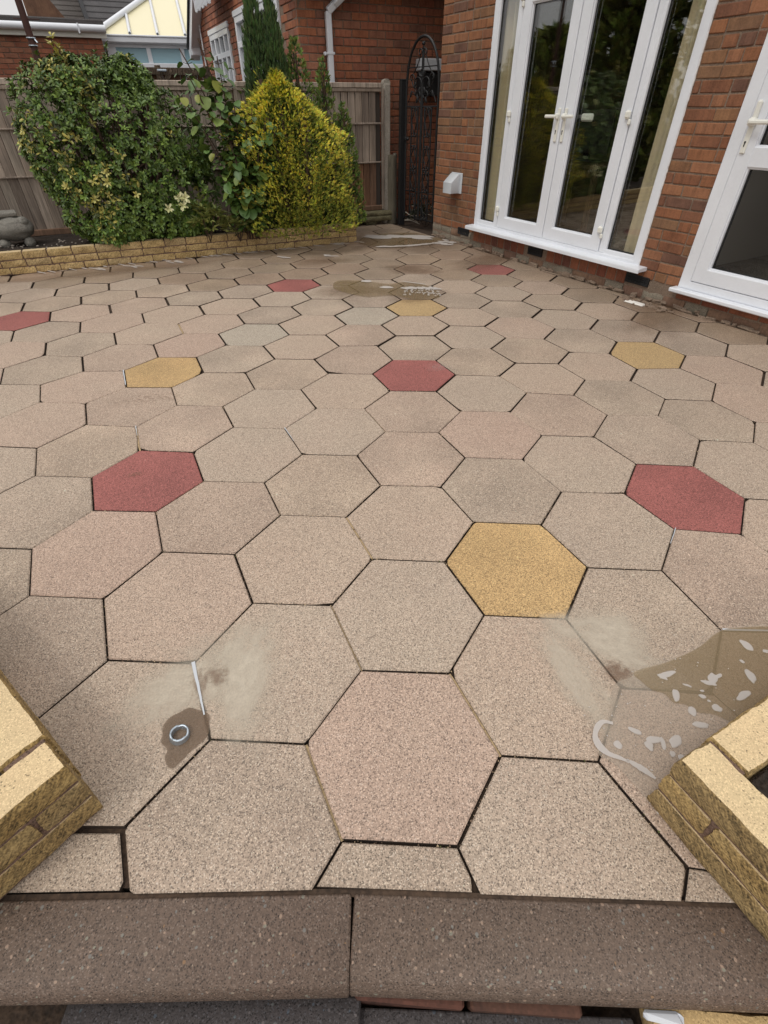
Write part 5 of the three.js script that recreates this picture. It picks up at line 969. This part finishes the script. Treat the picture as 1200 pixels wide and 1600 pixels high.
// trees in the garden to the left, outside the picture: they show in the door glass
for (const [x, z, h, r, lab] of [[-7.0, -5.7, 4.4, 0.8, 'slender dark conifer in the garden left of the fence, nearest the bed'], [-8.3, -7.4, 2.7, 1.2, 'low rounded dark conifer left of the garage'], [-7.8, -4.4, 5.6, 1.5, 'tallest dark conifer, left of the patio'], [-8.3, -2.4, 5.0, 1.7, 'broad dark conifer at the far left of the patio']])
  conifer('garden_conifer', lab, [x, -0.1, z], { seed: Math.round(-x * 37), n: 2600, lump: 0.3, lf: 1.5, out: 0.9, up: 0.5, rand: 0.9, size: 0.24, fan: 0.8, wid: 0.34, blades: 5, col: (l, g) => mixc([0.11, 0.14, 0.03], [0.42, 0.48, 0.11], l * g), axes: [{ x0: 0, z0: 0, x1: 0, z1: 0, h, tr: 0.08, r: prof([[0, r * 0.85], [0.3, r], [0.72, r * 0.7], [0.9, r * 0.35], [1, 0.03]]) }] });

// ------------------------------------------------------------------ garden ornament at the left end of the bed
{
  const t = thing('stone_ornament', 'weathered grey stone garden ornament at the left end of the raised bed', 'garden ornament', [-4.24, 0.17, -5.02], 0.35), st = std(lin(0.4, 0.37, 0.32), { ...T_conc, bumpScale: 0.006, roughness: 0.95 });
  const lump = (rx, ry, rz, seed) => { const g = new THREE.SphereGeometry(1, 28, 20), p = g.attributes.position; for (let i = 0; i < p.count; i++) { const v = V3().fromBufferAttribute(p, i), k = 1 + 0.09 * noise(v.x * 2 + seed, v.y * 2, v.z * 2) + 0.03 * noise(v.x * 7, v.y * 7 + seed, v.z * 7); p.setXYZ(i, v.x * rx * k, v.y * ry * k, v.z * rz * k); } g.computeVertexNormals(); return boxUV(g); };
  part(t, 'body', at(lump(0.2, 0.115, 0.17, 2), 0, 0.16, 0), st);
  part(t, 'shoulder', at(lump(0.06, 0.05, 0.07, 5), 0.12, 0.215, 0.03), st);
  part(t, 'foot', at(lump(0.05, 0.05, 0.07, 9), 0.13, 0.03, 0.06), st); part(t, 'foot', at(lump(0.055, 0.045, 0.07, 11), -0.1, 0.03, 0.08), st);
  part(t, 'flat_top', at(boxUV(chamferBox(0.24, 0.045, 0.17, 0.01, 0.012)), -0.03, 0.29, 0, 0.25), st);
}
// ------------------------------------------------------------------ pipe end, water, foam and stains on the slabs
{
  const p = thing('pipe_end', 'small galvanised pipe end sticking up from a wet stained slab', 'pipe', [-0.5873, 0, 0.012]);
  const pr = [[0.0185, -0.03], [0.0185, 0.016], [0.0195, 0.02], [0.0235, 0.02], [0.0245, 0.016], [0.0245, 0.009], [0.026, 0.007], [0.026, 0.001]].map(a => new THREE.Vector2(...a)), g = new THREE.LatheGeometry(pr, 30), q = g.attributes.position;
  for (let i = 0; i < q.count; i++) if (q.getY(i) > 0.012) { const a = Math.atan2(q.getZ(i), q.getX(i)); q.setY(i, q.getY(i) + 0.0022 * noise(Math.cos(a) * 3, 1, Math.sin(a) * 3) - 0.003 * Math.max(0, Math.sin(a * 3 + 1)) ** 8); }
  g.computeVertexNormals(); M.galv.side = THREE.DoubleSide; part(p, 'rim', g, M.galv, [0, 0, 0], [-0.08, 0, -0.1]);
  part(p, 'inside', at(new THREE.CircleGeometry(0.0186, 20).rotateX(-Math.PI / 2), 0, -0.012, 0), M.blackFlat);
}
function blob(pts, y, seg = 90) {                           // smooth closed outline on the ground
  const c = new THREE.CatmullRomCurve3(pts.map(p => V3(p[0], 0, p[1])), true, 'centripetal').getPoints(seg); c.pop();
  const s = new THREE.Shape(c.map(v => new THREE.Vector2(v.x, -v.z))), g = new THREE.ShapeGeometry(s, 1); g.rotateX(-Math.PI / 2); g.translate(0, y, 0); return boxUV(g);
}
function blobFoam(cx, cz, rx, rz, rot, seed, h = 0.0012) {  // a thin domed patch of foam
  const n = 30, T = [], c = Math.cos(rot), s = Math.sin(rot), ring = (k, y) => { const L = []; for (let i = 0; i < n; i++) { const a = i / n * 6.283, w = 1 + 0.38 * noise(Math.cos(a) * 0.9 + seed, seed * 2, Math.sin(a) * 0.9); const u = Math.cos(a) * rx * w * k, v = Math.sin(a) * rz * w * k; L.push(V3(cx + u * c - v * s, y, cz + u * s + v * c)); } return L; };
  const A = ring(1, 0.0052), B = ring(0.86, 0.0052 + h), m = V3(cx, 0.0054 + h, cz);
  for (let i = 0; i < n; i++) { const j = (i + 1) % n; T.push(A[i], B[i], A[j], A[j], B[i], B[j], B[i], m, B[j]); }
  return soup(T);
}
function decal(cx, cz, w, d, rot, y, fn, res, mat) {        // a stain lying on the slabs; fn(u, v) -> alpha over [-1, 1]
  const t = tex(res, res, (i, j) => { const u = (i + 0.5) / res * 2 - 1, v = (j + 0.5) / res * 2 - 1; return [1, 1, 1, fn(u, v)]; }, true);
  t.wrapS = t.wrapT = THREE.ClampToEdgeWrapping;
  const g = new THREE.PlaneGeometry(w, d); g.rotateX(-Math.PI / 2); at(g, cx, y, cz, rot);
  const m = mat.clone(); m.map = t; m.transparent = true; m.needsUpdate = true;
  const q = structure('stain', g, m); return q;
}
const stainPale = std(lin(0.6, 0.53, 0.425), { roughness: 0.8 }), stainBrown = std(lin(0.2, 0.115, 0.07), { roughness: 0.6 }), stainWet = std(lin(0.2, 0.125, 0.075), { roughness: 0.3 });
const soft = (u, v, s, sc = 1.6, e = 0.45) => { const r = Math.hypot(u, v) + e * noise(u * sc + s, v * sc, s) + 0.5 * e * noise(u * sc * 3 + s, v * sc * 3, s); return sstep(1.0, 0.1, r) * clamp(0.72 + 0.16 * noise(u * 9 + s, v * 9, s) + 0.22 * noise(u * 47, v * 47 + s, s)); };
const hard = (u, v, s) => { const r = Math.hypot(u, v) + 0.22 * noise(u * 2.2 + s, v * 2.2, s) + 0.1 * noise(u * 9 + s, v * 9, s); return sstep(0.9, 0.8, r); };
decal(-0.62, -0.13, 0.5, 0.4, 0.5, 0.0034, (u, v) => 0.8 * soft(u, v, 3.3), 256, stainPale);
decal(-0.45, -0.17, 0.3, 0.5, 0.1, 0.0037, (u, v) => 0.85 * soft(u, v, 8.3), 256, stainPale);
decal(0.64, -0.34, 0.46, 0.32, -0.5, 0.0034, (u, v) => 0.8 * soft(u, v, 1.7), 256, stainPale);
decal(0.5, -0.22, 0.2, 0.52, 0.4, 0.0038, (u, v) => 0.7 * soft(u, v, 5.1), 256, stainPale);
decal(0.625, -0.243, 0.1, 0.09, -0.6, 0.0044, (u, v) => 0.75 * soft(u, v, 2.2, 3, 0.6), 96, stainBrown);
decal(-0.545, -0.165, 0.075, 0.1, 0.4, 0.0044, (u, v) => 0.62 * soft(u, v, 6.2, 3, 0.6), 96, stainBrown);
decal(-0.585, -0.14, 0.06, 0.13, 0.3, 0.0047, (u, v) => 0.5 * soft(u, v, 9.9, 3, 0.7), 96, stainBrown);
decal(-1.25, -1.15, 0.1, 0.05, 0.3, 0.0044, (u, v) => 0.4 * soft(u, v, 4.4, 3, 0.8), 64, stainBrown);
decal(-1.5, -1.9, 0.55, 0.16, 0.2, 0.0046, (u, v) => 0.45 * sstep(0.05, 0.3, noise(u * 14, v * 5, 3)) * soft(u, v, 4.9, 2, 0.4), 128, stainBrown);
decal(0.18, -2.42, 0.24, 0.16, 0.0, 0.0046, (u, v) => 0.6 * sstep(0.0, 0.25, noise(u * 16, v * 10, 7)) * soft(u, v, 2.9, 2, 0.4), 128, std(lin(0.6, 0.5, 0.45)));
for (const [x, z, w, d, r, s] of [[-0.6, -4.1, 0.85, 0.75, 0.2, 1], [0.0, -4.02, 0.85, 0.7, 0.1, 2], [-0.05, -4.9, 0.7, 0.5, -0.2, 3], [-1.0, -5.2, 0.8, 0.45, 0.3, 4], [0.0, -6.2, 1.7, 1.2, 0.3, 5], [-3.0, -4.75, 2.6, 0.5, 0.48, 6], [1.9, -3.55, 0.7, 1.6, -0.58, 7], [0.75, -5.3, 0.6, 1.8, -0.58, 8]])
  decal(x, z, w, d, r, 0.0036 + s * 0.0003, (u, v) => 0.5 * soft(u, v, s * 3.1, 1.5, 0.4), 128, stainWet);
{ // wet outline round the pipe end: ends at the slab joint
  const q = structure('wet_patch', blob([[-0.53, -0.05], [-0.565, -0.062], [-0.592, -0.066], [-0.612, -0.052], [-0.634, -0.035], [-0.642, -0.01], [-0.634, 0.012], [-0.63, 0.03], [-0.606, 0.05], [-0.604, 0.068], [-0.59, 0.088], [-0.575, 0.094], [-0.547, 0.055], [-0.514, 0.006], [-0.52, -0.02]], 0.0041, 160), phy(lin(0.15, 0.095, 0.055), { roughness: 0.18, transparent: true, opacity: 0.66 }));
}
const pudR = structure('puddle', blob([[0.604, -0.205], [0.664, -0.233], [0.776, -0.288], [0.893, -0.346], [0.972, -0.402], [1.02, -0.425], [1.3, -0.42], [1.3, -0.1], [0.892, -0.07], [0.694, 0.05], [0.6, 0.118], [0.566, 0.07], [0.53, 0.02], [0.5, 0.0], [0.505, -0.03], [0.535, -0.069], [0.562, -0.124], [0.58, -0.17]], 0.0049), M.waterSkyTint);  // pale film: reflected sky painted as colour over the whole puddle
structure('puddle', blob([[0.665, -0.24], [0.776, -0.285], [0.893, -0.343], [0.972, -0.4], [1.02, -0.42], [1.29, -0.41], [1.28, -0.12], [0.9, -0.1], [0.84, -0.125], [0.8, -0.13], [0.775, -0.15], [0.745, -0.155], [0.73, -0.18], [0.7, -0.19], [0.68, -0.215]], 0.0058, 120), M.water);  // brown film: darker reflection of the house wall painted as colour
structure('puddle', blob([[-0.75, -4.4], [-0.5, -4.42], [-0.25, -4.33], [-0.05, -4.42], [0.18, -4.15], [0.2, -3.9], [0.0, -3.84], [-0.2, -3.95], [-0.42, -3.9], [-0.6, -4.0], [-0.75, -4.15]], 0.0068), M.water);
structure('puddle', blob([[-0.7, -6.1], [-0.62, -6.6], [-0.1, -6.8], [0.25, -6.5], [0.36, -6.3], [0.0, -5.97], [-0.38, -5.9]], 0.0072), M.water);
{
  const foam = [], F = (x, z, a, b, r, s) => foam.push(blobFoam(x, z, a, b, r, s));
  [[0.763, -0.244, 0.03, 0.009, -0.4], [0.745, -0.235, 0.014, 0.007, 0.6], [0.888, -0.237, 0.014, 0.024, 0.5], [0.87, -0.222, 0.02, 0.008, 0.3], [0.905, -0.245, 0.016, 0.006, -0.5], [0.761, -0.178, 0.009, 0.02, 0.35], [0.786, -0.133, 0.011, 0.015, 0.3], [0.859, -0.145, 0.014, 0.012, 0], [0.834, -0.178, 0.01, 0.006, 0.2], [0.653, -0.046, 0.02, 0.011, -0.2], [0.636, -0.03, 0.011, 0.014, 0], [0.674, -0.036, 0.007, 0.016, 0.1], [0.708, -0.045, 0.022, 0.012, -0.5], [0.688, -0.012, 0.008, 0.008, 0], [0.706, -0.005, 0.008, 0.007, 0], [0.612, -0.068, 0.018, 0.008, 0.4], [0.556, -0.028, 0.011, 0.011, 0], [1.042, -0.359, 0.013, 0.022, -0.5], [0.953, -0.19, 0.03, 0.01, -0.5], [1.0, -0.25, 0.012, 0.024, 0.1], [0.792, -0.094, 0.02, 0.009, 0.1], [1.0, -0.3, 0.008, 0.006, 0.3], [0.806, -0.21, 0.012, 0.004, 0.4], [1.09, -0.34, 0.01, 0.007, 0.2], [0.84, -0.195, 0.006, 0.004, 0], [0.845, -0.165, 0.005, 0.004, 0]].forEach((a, i) => F(...a, i * 1.7 + 1));
  const ribbon = (pts, w) => { const c = new THREE.CatmullRomCurve3(pts.map(p => V3(p[0], 0, p[1]))).getPoints(40).map(v => [v.x, v.z]); foam.push(strip(c, t => w * (0.35 + 0.65 * Math.sin(Math.PI * clamp(t, 0.06, 0.94))) * (1 + 0.4 * noise(t * 6, w * 900, 2)), 0.0064)); };
  ribbon([[0.56, -0.085], [0.535, -0.088], [0.514, -0.07], [0.503, -0.045], [0.508, -0.02], [0.525, -0.003], [0.55, 0.006], [0.57, 0.015]], 0.0085);
  ribbon([[0.566, 0.01], [0.585, 0.022], [0.605, 0.036], [0.622, 0.052]], 0.008);
  for (let i = 0; i < 26; i++) F(0.58 + R() * 0.05 + i * 0.0012, 0.08 + R() * 0.03 + i * 0.002, rr(0.0015, 0.004), rr(0.0015, 0.003), R() * 3, i * 3.3);
  for (let i = 0; i < 46; i++) F(rr(0.48, 0.95), rr(-0.3, 0.06), rr(0.0012, 0.0028), rr(0.001, 0.002), R() * 3, i * 3.3);
  const far = (x, z, a, b, r, s) => foam.push(blobFoam(x, z, a, b, r, s, 0.0035).translate(0, 0.003, 0));
  for (let i = 0; i < 22; i++) far(rr(-0.12, 0.2), -4.2 + 0.04 * R(), rr(0.02, 0.05), rr(0.008, 0.02), R(), i * 2.7);
  for (let i = 0; i < 60; i++) far(rr(-0.1, 0.22), rr(-4.16, -3.95), rr(0.004, 0.014), rr(0.004, 0.01), R() * 3, i * 2.7);
  far(-0.27, -4.2, 0.06, 0.03, 0, 3); far(-0.02, -4.36, 0.12, 0.008, 0.4, 5); far(-0.47, -4.4, 0.05, 0.03, 0, 8);
  for (let i = 0; i < 26; i++) far(rr(-0.6, 0.1), -6.5 + rr(-0.08, 0.08), rr(0.06, 0.16), rr(0.03, 0.06), R() * 0.4, i * 1.9);
  for (let i = 0; i < 40; i++) { const t = i / 39; far(-0.45 + t * 0.8, -5.94 - 0.32 * t * t + 0.02 * R(), rr(0.02, 0.07), rr(0.008, 0.024), -0.3 * t, i * 1.3); }
  for (let i = 0; i < 14; i++) far(0.36 + rr(-0.08, 0.1), -6.25 + rr(-0.1, 0.2), rr(0.03, 0.08), 0.012, R(), i * 1.7);
  for (let i = 0; i < 44; i++) { const t = R() ** 1.5; far(lerp(-0.74, -4.3, t) + 0.02, lerp(-6.22, -4.37, t) + 0.02 + 0.02 * R(), rr(0.03, 0.09), rr(0.003, 0.008), -2.66, i * 2.1); }   // pale scum line along the bed wall
  for (const [x, z] of [[-1.0, -5.45], [-1.45, -5.32], [-2.6, -5.1], [-3.0, -4.85], [-3.3, -4.75]]) for (let i = 0; i < 3; i++) far(x + rr(-0.08, 0.08), z + rr(-0.04, 0.04), rr(0.03, 0.09), rr(0.006, 0.014), rr(0, 0.6), i * 3.7 + x);
  const f = new THREE.Mesh(boxUV(merge(foam)), M.foam); f.name = 'foam'; scene.add(f); f.userData.kind = 'stuff'; tag(f, 'white foam flecks and scum floating on the puddles and along the bed wall', 'foam');
}
{ // open hole by the house wall: white fragment and rubble
  const t = thing('rubble', 'broken mortar rubble with a white fragment in the gap by the house wall', 'rubble', [1.93, 0, -3.85], turnOf(0.55, 0.836)), L = [];
  for (let i = 0; i < 46; i++) L.push(boxUV(at(chamferBox(rr(0.015, 0.06), rr(0.01, 0.03), rr(0.015, 0.05), 0.006, 0.012), rr(-0.2, 0.28), rr(-0.012, 0.012), rr(-0.02, 0.1), R() * 6)));
  part(t, 'mortar_lumps', merge(L), M.mortarGrey).userData.kind = 'stuff';
  part(t, 'white_fragment', boxUV(at(chamferBox(0.17, 0.02, 0.05, 0.006, 0.012), -0.02, 0.006, 0.085, 0.12)), std(lin(0.75, 0.72, 0.67)));
}
{ // thrown mortar along the foot of the house wall
  const L = []; for (let i = 0; i < 90; i++) { const s = rr(0, 4.2), p = houseAt(s, 0, rr(0.0, 0.02)); L.push(boxUV(at(chamferBox(rr(0.03, 0.12), rr(0.01, 0.04), rr(0.012, 0.03), 0.006, 0.014), p[0], rr(0, 0.02), p[2], HTURN))); }
  const m = structure('mortar_fillet', merge(L), M.mortarGrey); 
}
fin(scene);
renderer.render(scene, camera);
